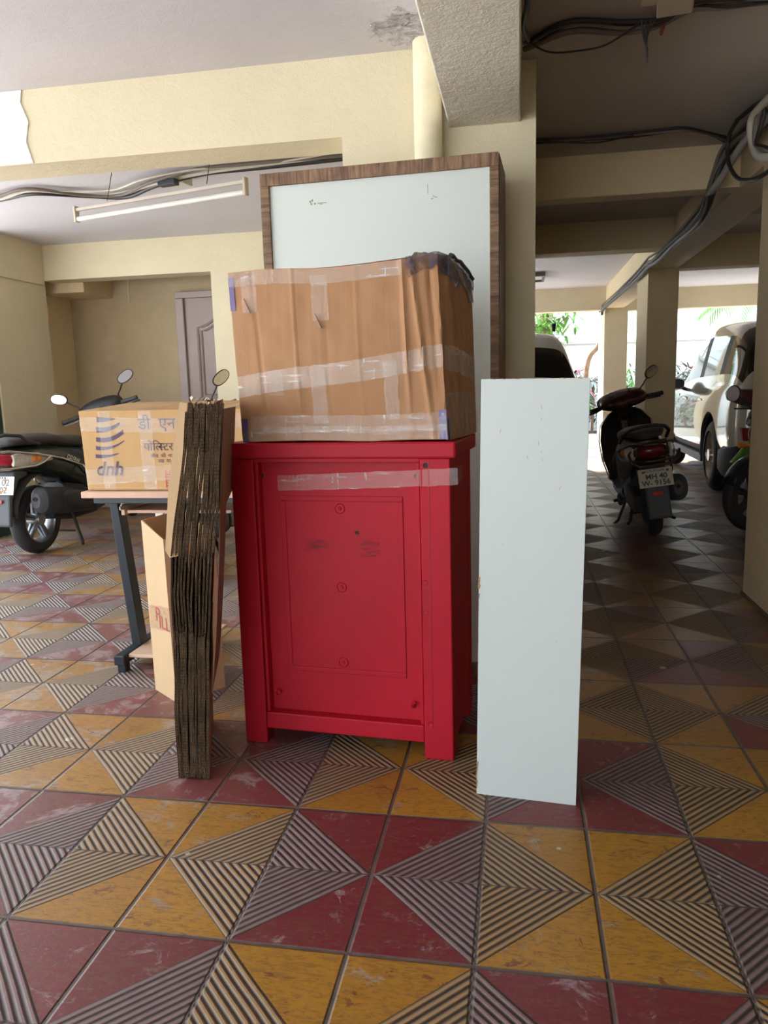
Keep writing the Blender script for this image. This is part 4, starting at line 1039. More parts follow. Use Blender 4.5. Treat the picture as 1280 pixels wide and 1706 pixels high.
# ------------------------------------------------------------------ cars
def eval_mesh(o):
    dg = bpy.context.evaluated_depsgraph_get(); dg.update()
    return bpy.data.meshes.new_from_object(o.evaluated_get(dg))
def car(name, label, loc, heading, stations, paint, wheels, glass_side, glass_top, black=(), hw=0.86):
    rt = thing(name, label, 'car', loc, (0, 0, R(90) - heading))
    bm = bmesh.new(); rings = []
    for x, w, zb, belt, roof, rw_ in stations:
        h = belt - zb
        half = [(0.0, zb), (w * 0.90, zb), (w * 0.985, zb + h * 0.22), (w, zb + h * 0.48), (w * 0.99, zb + h * 0.80), (w * 0.955, belt), (w * 0.93, belt + 0.02), (rw_ + (w * 0.93 - rw_) * 0.12, roof - 0.07 if roof - belt > 0.15 else (belt + roof) / 2), (rw_ * 0.88, roof - 0.01), (0.0, roof)]
        ring = [(x, y, z) for y, z in half] + [(x, -y, z) for y, z in half[-2:0:-1]]
        rings.append([bm.verts.new(p) for p in ring])
    n = len(rings[0]); nh = 10
    def seg_kind(i, k):
        j = k if k < nh - 1 else n - 1 - k      # mirrored side index 0..8
        if j == 6 and i in glass_side: return 1
        if j in (7, 8) and i in glass_top: return 1
        if j == 6 and i in glass_top: return 1
        if j == 6 and i in black: return 2
        return 0
    for i in range(len(rings) - 1):
        for k in range(n):
            a, b = rings[i], rings[i + 1]; k2 = (k + 1) % n
            f = bm.faces.new((a[k], b[k], b[k2], a[k2])); f.material_index = seg_kind(i, k)
            if k in (1, n - 2): f.material_index = 2
    bm.faces.new(rings[0]); bm.faces.new(rings[-1][::-1])
    bmesh.ops.recalc_face_normals(bm, faces=bm.faces)
    me = bpy.data.meshes.new('shell'); bm.to_mesh(me); bm.free()
    for m in (paint, glass_m, blk_m): me.materials.append(m)
    o = bpy.data.objects.new('shell', me); C.objects.link(o)
    sb = o.modifiers.new('s', 'SUBSURF'); sb.levels = 2; sb.render_levels = 2
    me2 = eval_mesh(o); o.modifiers.clear(); o.data = me2
    for x, r in wheels:
        mb = MB(); mb.lathe([(0, -1.2), (r * 1.20, -1.2), (r * 1.20, 1.2), (0, 1.2)], (x, 0, r), (0, 1, 0), 40); 
        cu = mb.build('cut', blk_m)
        bo = o.modifiers.new('b', 'BOOLEAN'); bo.object = cu; bo.operation = 'DIFFERENCE'; bo.solver = 'EXACT'
        me3 = eval_mesh(o); o.modifiers.clear(); o.data = me3
        bpy.data.objects.remove(cu)
    full = o.data; mats = [s.name if s else '' for s in full.materials]
    for nm, m, idx in (('body_shell', paint, [0]), ('windows', glass_m, [1]), ('lower_trim', blk_m, [2])):
        b2 = bmesh.new(); b2.from_mesh(full)
        names = [glass_m.name, blk_m.name]
        def ok(f):
            nn = mats[f.material_index] if f.material_index < len(mats) else ''
            kind = 1 if nn == glass_m.name else (2 if nn == blk_m.name else 0)
            return kind in idx
        dele = [f for f in b2.faces if not ok(f)]
        bmesh.ops.delete(b2, geom=dele, context='FACES')
        mm = bpy.data.meshes.new(nm); b2.to_mesh(mm); b2.free(); mm.materials.clear(); mm.materials.append(m)
        for p in mm.polygons: p.use_smooth = True; p.material_index = 0
        mm.set_sharp_from_angle(angle=R(40))
        oo = bpy.data.objects.new(nm, mm); C.objects.link(oo); oo.parent = rt
    bpy.data.objects.remove(o)
    for x, r in wheels:
        for s_ in (-1, 1):
            wheel('wheel', rt, (x, s_ * (hw - 0.10), r), r, 0.21, rim_m, 6)
    mb = MB()
    for x, r in wheels: mb.bb(x - r * 1.1, x + r * 1.1, -hw + 0.24, hw - 0.24, 0.22, 0.8)
    mb.build('wheel_well', blk_m, rt)
    return rt
glass_m = pm('dark car glass', (0.012, 0.014, 0.015), 0.04, 0.0, var=0.0, spec=0.9)
paint_w = pm('pearl white car paint', (0.66, 0.63, 0.55), 0.12, 0.15, var=0.02, Coat_Weight=1.0, Coat_Roughness=0.03)
rim_m = pm('bright alloy', (0.72, 0.70, 0.66), 0.25, 0.8)
SUV = [(-0.95, 0.66, 0.50, 0.93, 1.00, 0.56), (-0.93, 0.84, 0.40, 0.98, 1.08, 0.74), (-0.86, 0.92, 0.34, 1.04, 1.20, 0.79), (-0.70, 0.94, 0.32, 1.07, 1.46, 0.77), (-0.44, 0.95, 0.30, 1.06, 1.62, 0.76), (-0.18, 0.95, 0.28, 1.05, 1.66, 0.76), (-0.13, 0.95, 0.28, 1.05, 1.665, 0.76), (0.40, 0.95, 0.25, 1.03, 1.70, 0.76),
       (0.78, 0.95, 0.25, 1.02, 1.71, 0.76), (0.84, 0.95, 0.25, 1.02, 1.71, 0.76), (1.50, 0.95, 0.25, 1.00, 1.66, 0.74), (2.05, 0.95, 0.25, 0.98, 1.38, 0.72), (2.50, 0.94, 0.25, 0.96, 1.08, 0.72), (3.05, 0.92, 0.28, 0.90, 0.99, 0.70), (3.42, 0.86, 0.32, 0.78, 0.88, 0.62), (3.56, 0.64, 0.40, 0.66, 0.72, 0.45)]
smoke = pm('smoked red lens', (0.10, 0.012, 0.018), 0.10)
sv = car('car', 'pearl white sport utility car with black lower bumper, parked behind the right pillar', (2.80, 8.06, 0), R(2), SUV, paint_w, ((0.0, 0.36), (2.68, 0.36)), (4, 6, 7, 9, 10), (2, 3, 10, 11), hw=0.93, black=(5, 8))
# details on the sport utility car
for s_ in (-1, 1):
    mb = MB(); mb.skin([[(-0.66, s_ * 0.90, 0.975), (-0.66, s_ * 0.90, 0.99), (-0.60, s_ * 0.93, 0.988), (-0.60, s_ * 0.93, 0.975)],
             [(-0.80, s_ * 0.85, 0.90), (-0.80, s_ * 0.85, 1.03), (-0.76, s_ * 0.945, 1.015), (-0.76, s_ * 0.945, 0.92)],
             [(-0.90, s_ * 0.72, 0.865), (-0.90, s_ * 0.72, 1.02), (-0.925, s_ * 0.86, 1.01), (-0.925, s_ * 0.86, 0.875)],
             [(-0.90, s_ * 0.56, 0.870), (-0.90, s_ * 0.56, 0.99), (-0.985, s_ * 0.56, 0.98), (-0.985, s_ * 0.56, 0.88)],
             [(-0.90, s_ * 0.34, 0.900), (-0.90, s_ * 0.34, 0.96), (-0.985, s_ * 0.34, 0.955), (-0.985, s_ * 0.34, 0.905)]])
    mb.build('tail_light', smoke, sv, smooth=50, bevel=0.006)
for s_ in (-1, 1):
    mb = MB(); mb.prism([(s_ * 0.86, 0.68), (s_ * 0.64, 0.685), (s_ * 0.70, 0.60), (s_ * 0.80, 0.565), (s_ * 0.84, 0.57)], -0.975, -0.88, 'yz')
    mb.build('rear_reflector', lens_r, sv, bevel=0.004)
mb = MB(); mb.ell([(-0.975, 0, 0.36, 0.74, 0.13), (-0.955, 0, 0.36, 0.84, 0.165), (-0.90, 0, 0.36, 0.915, 0.175), (-0.60, 0, 0.36, 0.945, 0.165), (-0.44, 0, 0.36, 0.940, 0.12)], 32, 9)
mb.build('rear_bumper', blk_m, sv, smooth=50)
for s_ in (-1, 1):
    mb = MB(); mb.ell([(1.48, s_ * 1.03, 1.07, 0.09, 0.055), (1.54, s_ * 1.05, 1.07, 0.12, 0.075), (1.62, s_ * 1.03, 1.07, 0.08, 0.05)], 14, 3); mb.tube([(1.57, s_ * 0.90, 1.0), (1.57, s_ * 1.02, 1.05)], 0.02, 8); mb.build('wing_mirror', blk, sv, smooth=50)
    for xx in (0.45, 1.35):
        mb = MB(); mb.tube([(xx, s_ * 0.925, 0.90), (xx + 0.04, s_ * 0.945, 0.905), (xx + 0.18, s_ * 0.945, 0.90), (xx + 0.21, s_ * 0.925, 0.895)], 0.014, 8); mb.build('door_handle', chrome, sv, smooth=60)
    mb = MB()
    for xx in (0.36, 0.98, 1.92): mb.tube([(xx, s_ * 0.915, 0.40), (xx + 0.01, s_ * 0.922, 0.62), (xx + 0.02, s_ * 0.917, 0.95)], 0.004, 5)
    mb.build('door_gap', blk, sv)
    mb = MB(); mb.bb(0.45, 2.25, s_ * 0.86, s_ * 0.925, 0.25, 0.33); mb.build('sill_trim', mud_m, sv, bevel=0.01)
for s_ in (-1, 1):
    for xw in (0.0, 2.68):
        mb = MB(); mb.tube([(xw + 0.445 * math.cos(a), s_ * 0.915, 0.36 + 0.445 * math.sin(a)) for a in [R(-5) + R(190) * k / 16 for k in range(17)]], 0.022, 8); mb.build('arch_trim', mud_m, sv, smooth=60)
mb = MB(); mb.bb(-0.70, -0.50, -0.5, 0.5, 1.605, 1.635); mb.build('roof_spoiler', paint_w, sv, bevel=0.01)

paint_2 = pm('white car paint', (0.62, 0.62, 0.60), 0.15, 0.0, var=0.02, Coat_Weight=1.0)
HB = [(-0.62, 0.55, 0.45, 0.85, 0.90, 0.45), (-0.60, 0.76, 0.38, 0.92, 1.02, 0.62), (-0.55, 0.80, 0.32, 1.00, 1.14, 0.64), (-0.47, 0.82, 0.30, 1.02, 1.50, 0.60), (-0.40, 0.82, 0.28, 1.02, 1.60, 0.58), (0.2, 0.83, 0.25, 1.0, 1.63, 0.58), (0.9, 0.83, 0.25, 0.98, 1.63, 0.58), (1.5, 0.83, 0.25, 0.96, 1.55, 0.57), (2.1, 0.82, 0.25, 0.94, 1.10, 0.58), (2.8, 0.80, 0.28, 0.85, 0.92, 0.55), (3.0, 0.6, 0.35, 0.7, 0.75, 0.4)]
hb = car('car', 'white hatchback seen from the rear beside the pillar, dark rear window and roof antenna', (-0.20, 7.92, 0), R(0), HB, paint_2, ((0.0, 0.30), (2.45, 0.30)), (5, 6), (2, 7), hw=0.83)
mb = MB(); mb.tube([(-0.40, 0.0, 1.62), (-0.42, 0.50, 1.60)], 0.012, 6); mb.tube([(-0.30, -0.52, 1.60), (-0.32, -0.52, 1.67)], [0.016, 0.022], 8); mb.build('roof_antenna', blk, hb, smooth=50)
mb = MB(); mb.ell([(-0.66, 0, 0.42, 0.60, 0.08), (-0.62, 0, 0.42, 0.78, 0.13), (-0.5, 0, 0.42, 0.83, 0.13)], 20, 5); mb.build('rear_bumper', paint_2, hb, smooth=50)
for s_ in (-1, 1):
    mb = MB(); mb.ell([(-0.625, s_ * 0.70, 0.85, 0.06, 0.10), (-0.58, s_ * 0.74, 0.85, 0.08, 0.13), (-0.48, s_ * 0.79, 0.85, 0.05, 0.10)], 14, 3); mb.build('tail_light', lens_r, hb, smooth=50)
# a paper hanging in the rear window
mb = MB(); mb.prism([(-0.36, 1.40), (-0.42, 1.40), (-0.44, 1.30), (-0.42, 1.22), (-0.50, 1.22), (-0.50, 1.14), (-0.38, 1.14)], -0.575, -0.572, 'yz'); 

# ------------------------------------------------------------------ motorcycle at the right edge
moto_glass = pm('dull mirror glass', (0.40, 0.34, 0.34), 0.3, 0.6)
green = pm('lime green paint', (0.12, 0.34, 0.03), 0.2)
mc = thing('motorcycle', 'black motorcycle with green side fairing, half hidden by the near right pillar', 'motorcycle', (1.68, 5.90, 0), (0, 0, R(218))); mc.scale = (0.88, 0.88, 0.88)
# local x forward from front axle: body extends to -x
wheel('front_wheel', mc, (0, 0, 0.30), 0.30, 0.10, rim=blk_m, spokes=6, steer=R(-8))
wheel('rear_wheel', mc, (-1.33, 0, 0.30), 0.30, 0.12, rim=blk_m, spokes=6)
mb = MB()
for s_ in (-1, 1): mb.tube([(0.0, s_ * 0.085, 0.30), (-0.22, s_ * 0.085, 0.92)], 0.020, 10)
mb.build('fork', alu, mc, smooth=60)
mb = MB(); rg = []
for k in range(11):
    a = R(20) + R(140) * k / 10
    rg.append([(0.34 * math.cos(a), 0.065 * q, 0.30 + 0.34 * math.sin(a) - 0.02 * q * q) for q in (-1, -0.5, 0, 0.5, 1)])
mb.skin(rg, cap=False, close=False); o = mb.build('front_mudguard', blk, mc, smooth=60); m = o.modifiers.new('t', 'SOLIDIFY'); m.thickness = 0.004
mb = MB(); mb.ell([(-0.02, 0, 0.80, 0.06, 0.06), (-0.05, 0, 0.80, 0.10, 0.11), (-0.14, 0, 0.81, 0.11, 0.12), (-0.22, 0, 0.83, 0.07, 0.08)], 18, 2.2); hl = mb.build('headlamp', blk, mc, smooth=50)
mb = MB(); mb.lathe([(0.10, 0), (0.105, 0.012), (0.098, 0.02)], (-0.06, 0, 0.80), (1, 0, 0), 28); mb.build('headlamp_ring', chrome, hl, smooth=50)
mb = MB(); mb.ell([(0.04, 0, 0.90, 0.07, 0.03), (-0.05, 0, 0.95, 0.12, 0.05), (-0.18, 0, 0.98, 0.10, 0.04)], 14, 3); mb.build('instrument_cowl', blk, mc, smooth=50)
mb = MB(); mb.tube([(-0.32, -0.36, 1.02), (-0.24, -0.20, 1.0), (-0.20, 0, 0.98), (-0.24, 0.20, 1.0), (-0.32, 0.36, 1.02)], 0.013, 8); mb.build('handlebar', blk_m, mc, smooth=60)
for s_ in (-1, 1):
    mb = MB(); mb.tube([(-0.26, s_ * 0.24, 1.005), (-0.32, s_ * 0.37, 1.02)], 0.019, 10); mb.build('handle_grip', blk_m, mc, smooth=60)
    mb = MB(); mb.tube([(-0.20, s_ * 0.20, 1.0), (-0.22, s_ * 0.38, 1.0)], 0.007, 6); mb.build('brake_lever', blk, mc, smooth=60)
    mb = MB(); mb.tube([(-0.24, s_ * 0.22, 1.0), (-0.23, s_ * 0.36, 1.10)], 0.007, 6); ms = mb.build('mirror_stalk', blk, mc)
    mb = MB(Matrix.Translation((-0.23, s_ * 0.40, 1.13))); mb.ell([(-0.02, 0, 0, 0.04, 0.04), (0.0, 0, 0, 0.074, 0.074), (0.010, 0, 0, 0.070, 0.070)], 20, 2); mb.build('mirror_shell', blk, ms, smooth=50)
    mb = MB(Matrix.Translation((-0.23, s_ * 0.40, 1.13))); mb.ell([(0.010, 0, 0, 0.064, 0.064), (0.0125, 0, 0, 0.064, 0.064)], 24, 2); mb.build('mirror_glass', moto_glass, ms)
    mb = MB(); mb.ell([(-0.10, s_ * 0.15, 0.70, 0.03, 0.02), (-0.06, s_ * 0.19, 0.70, 0.025, 0.025)], 10, 2); mb.build('indicator', lens_a, mc, smooth=60)
mb = MB(); mb.ell([(-0.22, 0, 0.86, 0.09, 0.06), (-0.34, 0, 0.88, 0.15, 0.10), (-0.55, 0, 0.88, 0.15, 0.10), (-0.72, 0, 0.80, 0.08, 0.06)], 20, 2.6); mb.build('fuel_tank', blk, mc, smooth=60)
mb = MB()
for s_ in (-1, 1): mb.prism([(0.06, 0.56), (-0.18, 0.74), (-0.46, 0.78), (-0.44, 0.58), (-0.20, 0.50)], s_ * 0.15, s_ * 0.20)
split_build(mb, 'side_fairing', green, mc, bevel=0.01)
mb = MB(); mb.ell([(-0.66, 0, 0.82, 0.08, 0.03), (-0.85, 0, 0.79, 0.14, 0.045), (-1.15, 0, 0.84, 0.13, 0.045), (-1.42, 0, 0.89, 0.08, 0.03)], 16, 2.6); mb.build('seat', seat_m, mc, smooth=60)
mb = MB(); mb.ell([(-0.80, 0, 0.68, 0.10, 0.08), (-1.10, 0, 0.74, 0.11, 0.06), (-1.45, 0, 0.84, 0.07, 0.04)], 14, 3); mb.build('tail_panel', green, mc, smooth=60)
mb = MB(); mb.bb(-0.72, -0.34, -0.13, 0.13, 0.26, 0.58); mb.tube([(-0.36, -0.1, 0.34), (-0.34, -0.15, 0.22), (-0.9, -0.17, 0.26), (-1.4, -0.18, 0.40)], [0.02, 0.02, 0.03, 0.05], 10); mb.build('engine', alu, mc, bevel=0.02)
mb = MB()
for s_ in (-1, 1): mb.tube([(-0.60, s_ * 0.09, 0.50), (-1.33, s_ * 0.10, 0.30)], 0.022, 8)
mb.tube([(-0.68, 0.10, 0.28), (-0.75, 0.28, 0.0)], 0.012, 6)
mb.build('swing_arm', blk_m, mc, smooth=60)

# ------------------------------------------------------------------ cables, tube light, boxes
cab_b = pm('black cable', (0.022, 0.020, 0.019), 0.5)
cab_g = pm('dusty grey cable', (0.16, 0.13, 0.11), 0.7)
cab_w = pm('dirty white cable', (0.50, 0.46, 0.38), 0.6)
pvc = pm('grey conduit', (0.30, 0.28, 0.26), 0.5)
def smooth_path(pts, n=6):
    pts = [Vector(p) for p in pts]; out = []
    P = [pts[0] * 2 - pts[1]] + pts + [pts[-1] * 2 - pts[-2]]
    for i in range(1, len(P) - 2):
        for k in range(n):
            t = k / n; a, b, c, d = P[i - 1], P[i], P[i + 1], P[i + 2]
            out.append(0.5 * ((2 * b) + (c - a) * t + (2 * a - 5 * b + 4 * c - d) * t * t + (3 * b - a - 3 * c + d) * t ** 3))
    out.append(pts[-1]); return out
def cable(pts, r, mat, label, cat='cable', group=None, name='cable', jit=0.0, seed=0):
    q = random.Random(seed); P = [Vector(p) + Vector([q.uniform(-jit, jit) for _ in range(3)]) for p in pts]
    mb = MB(); mb.tube(smooth_path(P), r, 8); o = mb.build(name, mat, smooth=60)
    return tag(o, label, cat, group)
PA = [(0.02, 3.02, 2.305), (0.17, 2.92, 2.315), (0.35, 2.95, 2.305), (0.46, 2.93, 2.30), (0.55, 2.87, 2.31), (0.66, 2.86, 2.30), (0.80, 2.87, 2.31), (1.14, 2.87, 2.30)]
lab_a = ['thick black cable clipped to the near dark ceiling above the right passage', 'grey cable sagging beside the black one on the near dark ceiling', 'thin black cable, lowest of the run on the near dark ceiling', 'dusty conduit running across the near dark ceiling']
for k, (r, m) in enumerate(((0.009, cab_b), (0.007, cab_g), (0.005, cab_b), (0.011, cab_g))):
    cable([(x, y + 0.018 * k - 0.02, z + 0.004) for x, y, z in PA], r, m, lab_a[k], group='cables on the near ceiling', jit=0.010, seed=k)
cable([(0.027, 2.955, 2.29), (0.10, 2.985, 2.262), (0.20, 3.0, 2.262), (0.30, 2.99, 2.27), (0.40, 2.92, 2.30)], 0.0035, cab_b, 'thin loose black wire drooping under the near ceiling cables')
PB = [(0.068, 4.20, 2.312), (0.28, 4.225, 2.312), (0.57, 4.225, 2.312), (0.77, 4.21, 2.312), (0.90, 4.27, 2.31), (1.06, 4.38, 2.28)]
lab_b = ['upper black cable of the second ceiling run before the cross beam', 'pale grey conduit in the second ceiling run before the cross beam', 'lower black cable of the second ceiling run, bunching towards the right beam']
for k, (r, m) in enumerate(((0.006, cab_b), (0.008, cab_g), (0.006, cab_b))):
    cable([(x, y - 0.03 * k, z) for x, y, z in PB], r, m, lab_b[k], group='cables before the cross beam', jit=0.008, seed=10 + k)
cable([(0.064, 4.13, 2.31), (0.2, 4.12, 2.285), (0.38, 4.12, 2.27), (0.55, 4.15, 2.30)], 0.004, cab_b, 'thin black wire sagging below the second ceiling run')
# riser on the overhead beam
for k in range(3):
    cable([(0.010 + 0.004 * k, 2.1 + 0.02 * k, 2.30), (0.012, 2.25 + 0.02 * k, 2.24), (0.012 + 0.004 * k, 2.45 + 0.03 * k, 2.20), (0.014, 2.70, 2.24), (0.03, 2.95 + 0.02 * k, 2.30)], 0.006, cab_b,
          ['outer', 'middle', 'inner'][k] + ' black cable looping along the right face of the overhead beam', group='cables on the overhead beam', jit=0.008, seed=20 + k)
PC = [(1.12, 3.55, 2.28), (1.10, 3.97, 2.28), (1.06, 4.25, 2.27), (1.025, 4.38, 2.225), (1.0, 4.45, 2.11), (0.985, 4.54, 2.03), (0.99, 4.8, 2.005), (1.04, 5.6, 2.035), (1.04, 6.2, 2.04), (1.05, 6.6, 2.05), (1.10, 7.1, 2.11), (1.11, 7.97, 2.115), (1.11, 9.36, 2.105), (1.11, 10.9, 2.11), (1.12, 11.15, 2.07)]
lab_c = ['thick black cable running along the long right beam', 'grey dusty cable twisted along the long right beam', 'thin black cable, uppermost along the long right beam', 'pale cable drooping under the long right beam']
for k, (r, m) in enumerate(((0.018, cab_b), (0.013, cab_g), (0.010, cab_b), (0.009, cab_g))):
    cable([(x - 0.014 * (k % 2), y, z + 0.018 * (k - 1.5)) for x, y, z in PC], r, m, lab_c[k], group='cables along the right beam', jit=0.010, seed=30 + k)
cable([(1.12, 3.7, 2.27), (1.049, 4.1, 2.212), (1.01, 4.30, 2.12), (0.985, 4.47, 2.07), (1.03, 5.1, 2.07), (1.06, 5.7, 2.075), (1.08, 6.3, 2.08), (1.10, 7.2, 2.10)], 0.018, pvc, 'grey plastic conduit pipe clipped to the face of the long right beam', 'pipe', name='conduit')
cable([(0.99, 4.0, 2.285), (0.985, 4.12, 2.25), (0.985, 4.13, 2.16), (0.985, 4.02, 2.06), (0.985, 3.85, 1.985), (1.0, 3.6, 1.94), (1.05, 3.45, 2.0), (1.08, 3.5, 2.2), (1.05, 3.8, 2.30), (0.99, 4.0, 2.285)], 0.010, cab_b, 'large black cable coil hanging beside the near right pillar')
for k, (r, m, l) in enumerate(((0.018, cab_w, 'fat pale coiled cable hanging beside the near right pillar'), (0.013, cab_g, 'dusty grey coiled cable tangled inside the black coil'), (0.009, cab_b, 'inner thin black coil tangled by the near right pillar'))):
    cable([(1.06, 3.50, 2.285), (1.05, 3.75, 2.275), (1.04, 3.92 - 0.05 * k, 2.24), (1.04, 3.92 - 0.05 * k, 2.13), (1.04, 3.75, 2.05 + 0.02 * k), (1.05, 3.55, 2.03), (1.08, 3.35, 2.08), (1.09, 3.3, 2.2)], r, m, l, group=None, jit=0.015, seed=40 + k)
# junction boxes
jb = pm('dusty beige box', (0.42, 0.36, 0.27), 0.6)
o = MB().bb(0.375, 0.45, 2.60, 2.74, 2.27, 2.33).build('junction_box', jb, bevel=0.004); tag(o, 'left dusty junction box among the near ceiling cables', 'box')
o = MB().box((0.480, 2.74, 2.29), (0.11, 0.15, 0.05), (0, 0, R(-8))).build('junction_box', jb, bevel=0.004); tag(o, 'right dusty beige junction box with wires dangling beside it', 'box')
for k in range(4):
    x = 0.40 + 0.016 * k
    cable([(x, 2.90, 2.30), (x + 0.01 - 0.012 * k, 2.91, 2.25), (0.425, 2.91 + 0.004 * k, 2.205 - 0.01 * k)], 0.003, cab_b, ['first', 'second', 'third', 'fourth'][k] + ' thin wire end from left, dangling by the junction boxes', group='dangling wire ends', name='wire_end')
o = MB().box((0.468, 2.90, 2.262), (0.012, 0.012, 0.03), (0, 0.3, 0)).build('wire_connector', pm('maroon connector', (0.12, 0.02, 0.02), 0.5), bevel=0.002); tag(o, 'small dark red connector dangling by the junction boxes', 'connector')

# left tube light and cables under the rear ceiling
tl_root = thing('tube_light', 'unlit white fluorescent tube light hanging on wires under the left rear ceiling', 'light', (-1.925, 4.03, 2.10))
a = Vector((-0.548, 0.150, 0.0)); b = Vector((0.553, -0.151, 0.0)); dd = (b - a).normalized()
MB().tube([a, b], 0.014, 14).build('tube', pm('glass tube', (0.66, 0.65, 0.60), 0.25), tl_root, smooth=50)
up_ = Vector((0, 0.0, 0.050))
mb = MB(); mb.M = frame(a + up_ + Vector((0, 0.03, 0)), dd, dd.cross(Vector((1, 0, 0)).cross(dd))) if False else Matrix.Identity(4)
for p, q in ((a, b),):
    n_ = dd.cross(Vector((0, 0, 1))).normalized(); w = n_ * 0.010; h = Vector((0, 0, 0.008))
    rg = [[P_ + up_ - w - h, P_ + up_ + w - h, P_ + up_ + w + h, P_ + up_ - w + h] for P_ in (a - dd * 0.01, b + dd * 0.01)]
mb.skin(rg); mb.build('batten', pm('white batten', (0.55, 0.50, 0.44), 0.5), tl_root, bevel=0.002)
for P_, s_ in ((a, -1), (b, 1)):
    mb = MB(); w = n_ * 0.016
    c0 = P_ + dd * s_ * 0.002; c1 = P_ + dd * s_ * 0.02
    mb.skin([[c - w - Vector((0, 0, 0.018)), c + w - Vector((0, 0, 0.018)), c + w + Vector((0, 0, 0.07)), c - w + Vector((0, 0, 0.07))] for c in (c0, c1)])
    mb.build('tube_holder', pm('old white holder', (0.50, 0.42, 0.33), 0.5), tl_root, bevel=0.004)
mb = MB()
for P_ in (a * 0.8 + b * 0.2, a * 0.2 + b * 0.8): mb.tube([P_ + up_ + Vector((0, 0, 0.02)), P_ + up_ + Vector((0.01, 0.08, 0.24))], 0.002, 5)
split_build(mb, 'hanging_wire', cab_b, tl_root)
PL = [(-4.1, 4.90, 2.39), (-3.35, 4.73, 2.375), (-3.02, 4.63, 2.375), (-2.74, 4.79, 2.375), (-2.50, 4.81, 2.37), (-2.19, 4.60, 2.36), (-1.84, 4.51, 2.375), (-1.48, 4.49, 2.38), (-0.9, 4.45, 2.39)]
lab_l = ['thick black cable snaking under the left rear ceiling behind the tube light', 'white cable, nearest of the run under the left rear ceiling', 'grey cable in the middle of the run under the left rear ceiling', 'thin white wire, highest of the run under the left rear ceiling']
for k, (r, m) in enumerate(((0.014, cab_b), (0.010, cab_w), (0.010, cab_g), (0.006, cab_w))):
    cable([(x, y - 0.05 * k * (0.3 + 0.7 * abs(math.sin(x * 2 + k))), z) for x, y, z in PL], r, m, lab_l[k], group='cables under the left rear ceiling', jit=0.010, seed=50 + k)
o = MB().box((-2.06, 4.50, 2.345), (0.12, 0.05, 0.035), (0, 0, -0.2)).build('starter_box', pm('dark choke', (0.05, 0.05, 0.07), 0.5), bevel=0.003); tag(o, 'small dark choke box hanging among the wires above the tube light', 'box')
o = MB().box((-2.06, 4.62, 2.38), (0.16, 0.10, 0.05), (0, 0, -0.2)).build('junction_box', pm('white junction box', (0.62, 0.58, 0.50), 0.6), bevel=0.003); tag(o, 'white junction box on the left rear ceiling above the tube light', 'box')
cable([(-3.56, 6.78, 2.40), (-3.565, 6.78, 2.2), (-3.57, 6.78, 1.95)], 0.006, cab_w, 'thin pale pull cord hanging in the recess left of the door', 'cord', name='pull_cord')
# framed ceiling lamp far back
cl = thing('ceiling_lamp', 'small square framed lamp on the bright far ceiling', 'light', (0.19, 9.55, 2.385))
mb = MB(); mb.bb(-0.10, 0.10, -0.28, -0.22, -0.05, 0); mb.bb(-0.10, 0.10, 0.22, 0.28, -0.05, 0); mb.bb(-0.10, -0.07, -0.22, 0.22, -0.05, 0); mb.bb(0.07, 0.10, -0.22, 0.22, -0.05, 0); mb.build('lamp_frame', pm('brown lamp frame', (0.12, 0.10, 0.08), 0.5), cl)
MB().bb(-0.07, 0.07, -0.22, 0.22, -0.03, -0.01).build('lamp_cover', pm('milk cover', (0.75, 0.73, 0.68), 0.4), cl)

# ------------------------------------------------------------------ outdoors behind the far pillars
struct(MB().bb(-14, 20, 15.2, 15.4, -0.02, 1.84).build('boundary_wall', white_out))
struct(MB().bb(-14, 20, 15.12, 15.48, 1.84, 1.90).build('trim_coping', pm('grey coping', (0.55, 0.55, 0.50), 0.8)))
struct(MB().bb(-14, 20, 20.0, 20.4, -0.02, 9.0).build('wall_neighbor', white_out))
struct(MB().bb(-14, 20, 13.4, 13.5, -0.02, 0.25).build('trim_kerb', pm('kerb', (0.6, 0.58, 0.52), 0.8)))
struct(MB().bb(-14, 20, 13.5, 15.2, -0.02, 0.2).build('garden_bed', pm('garden soil', (0.09, 0.065, 0.045), 0.95)))
hedge_m = pm('dark hedge leaf', (0.025, 0.05, 0.02), 0.6, var=0.5, nscale=15)
leaf_g = pm('bright leaf', (0.16, 0.34, 0.05), 0.45, var=0.4, nscale=9)
leaf_w = pm('pale striped leaf', (0.46, 0.52, 0.46), 0.5, var=0.25, nscale=12)
leaf_r = pm('crimson leaf', (0.36, 0.03, 0.05), 0.45, var=0.4, nscale=12)
bark = pm('brown bark', (0.22, 0.14, 0.09), 0.85, var=0.3, nscale=14)
def blade(mb, base, d, ln, w, droop):
    d = Vector(d).normalized(); sd = d.cross(Vector((0, 0, 1)))
    sd = sd.normalized() if sd.length > 1e-3 else Vector((1, 0, 0))
    prev = None; p = Vector(base); n = 5
    for k in range(n + 1):
        t_ = k / n; q = p + d * ln * t_ + Vector((0, 0, -droop * t_ * t_ * ln)); ww = w * math.sin(PI * (0.12 + 0.88 * t_)) ** 0.8 if t_ < 1 else 0.001
        cur = (mb.bm.verts.new(q - sd * ww), mb.bm.verts.new(q + Vector((0, 0, -ww * 0.3))), mb.bm.verts.new(q + sd * ww))
        if prev:
            mb.bm.faces.new((prev[0], cur[0], cur[1], prev[1])); mb.bm.faces.new((prev[1], cur[1], cur[2], prev[2]))
        prev = cur
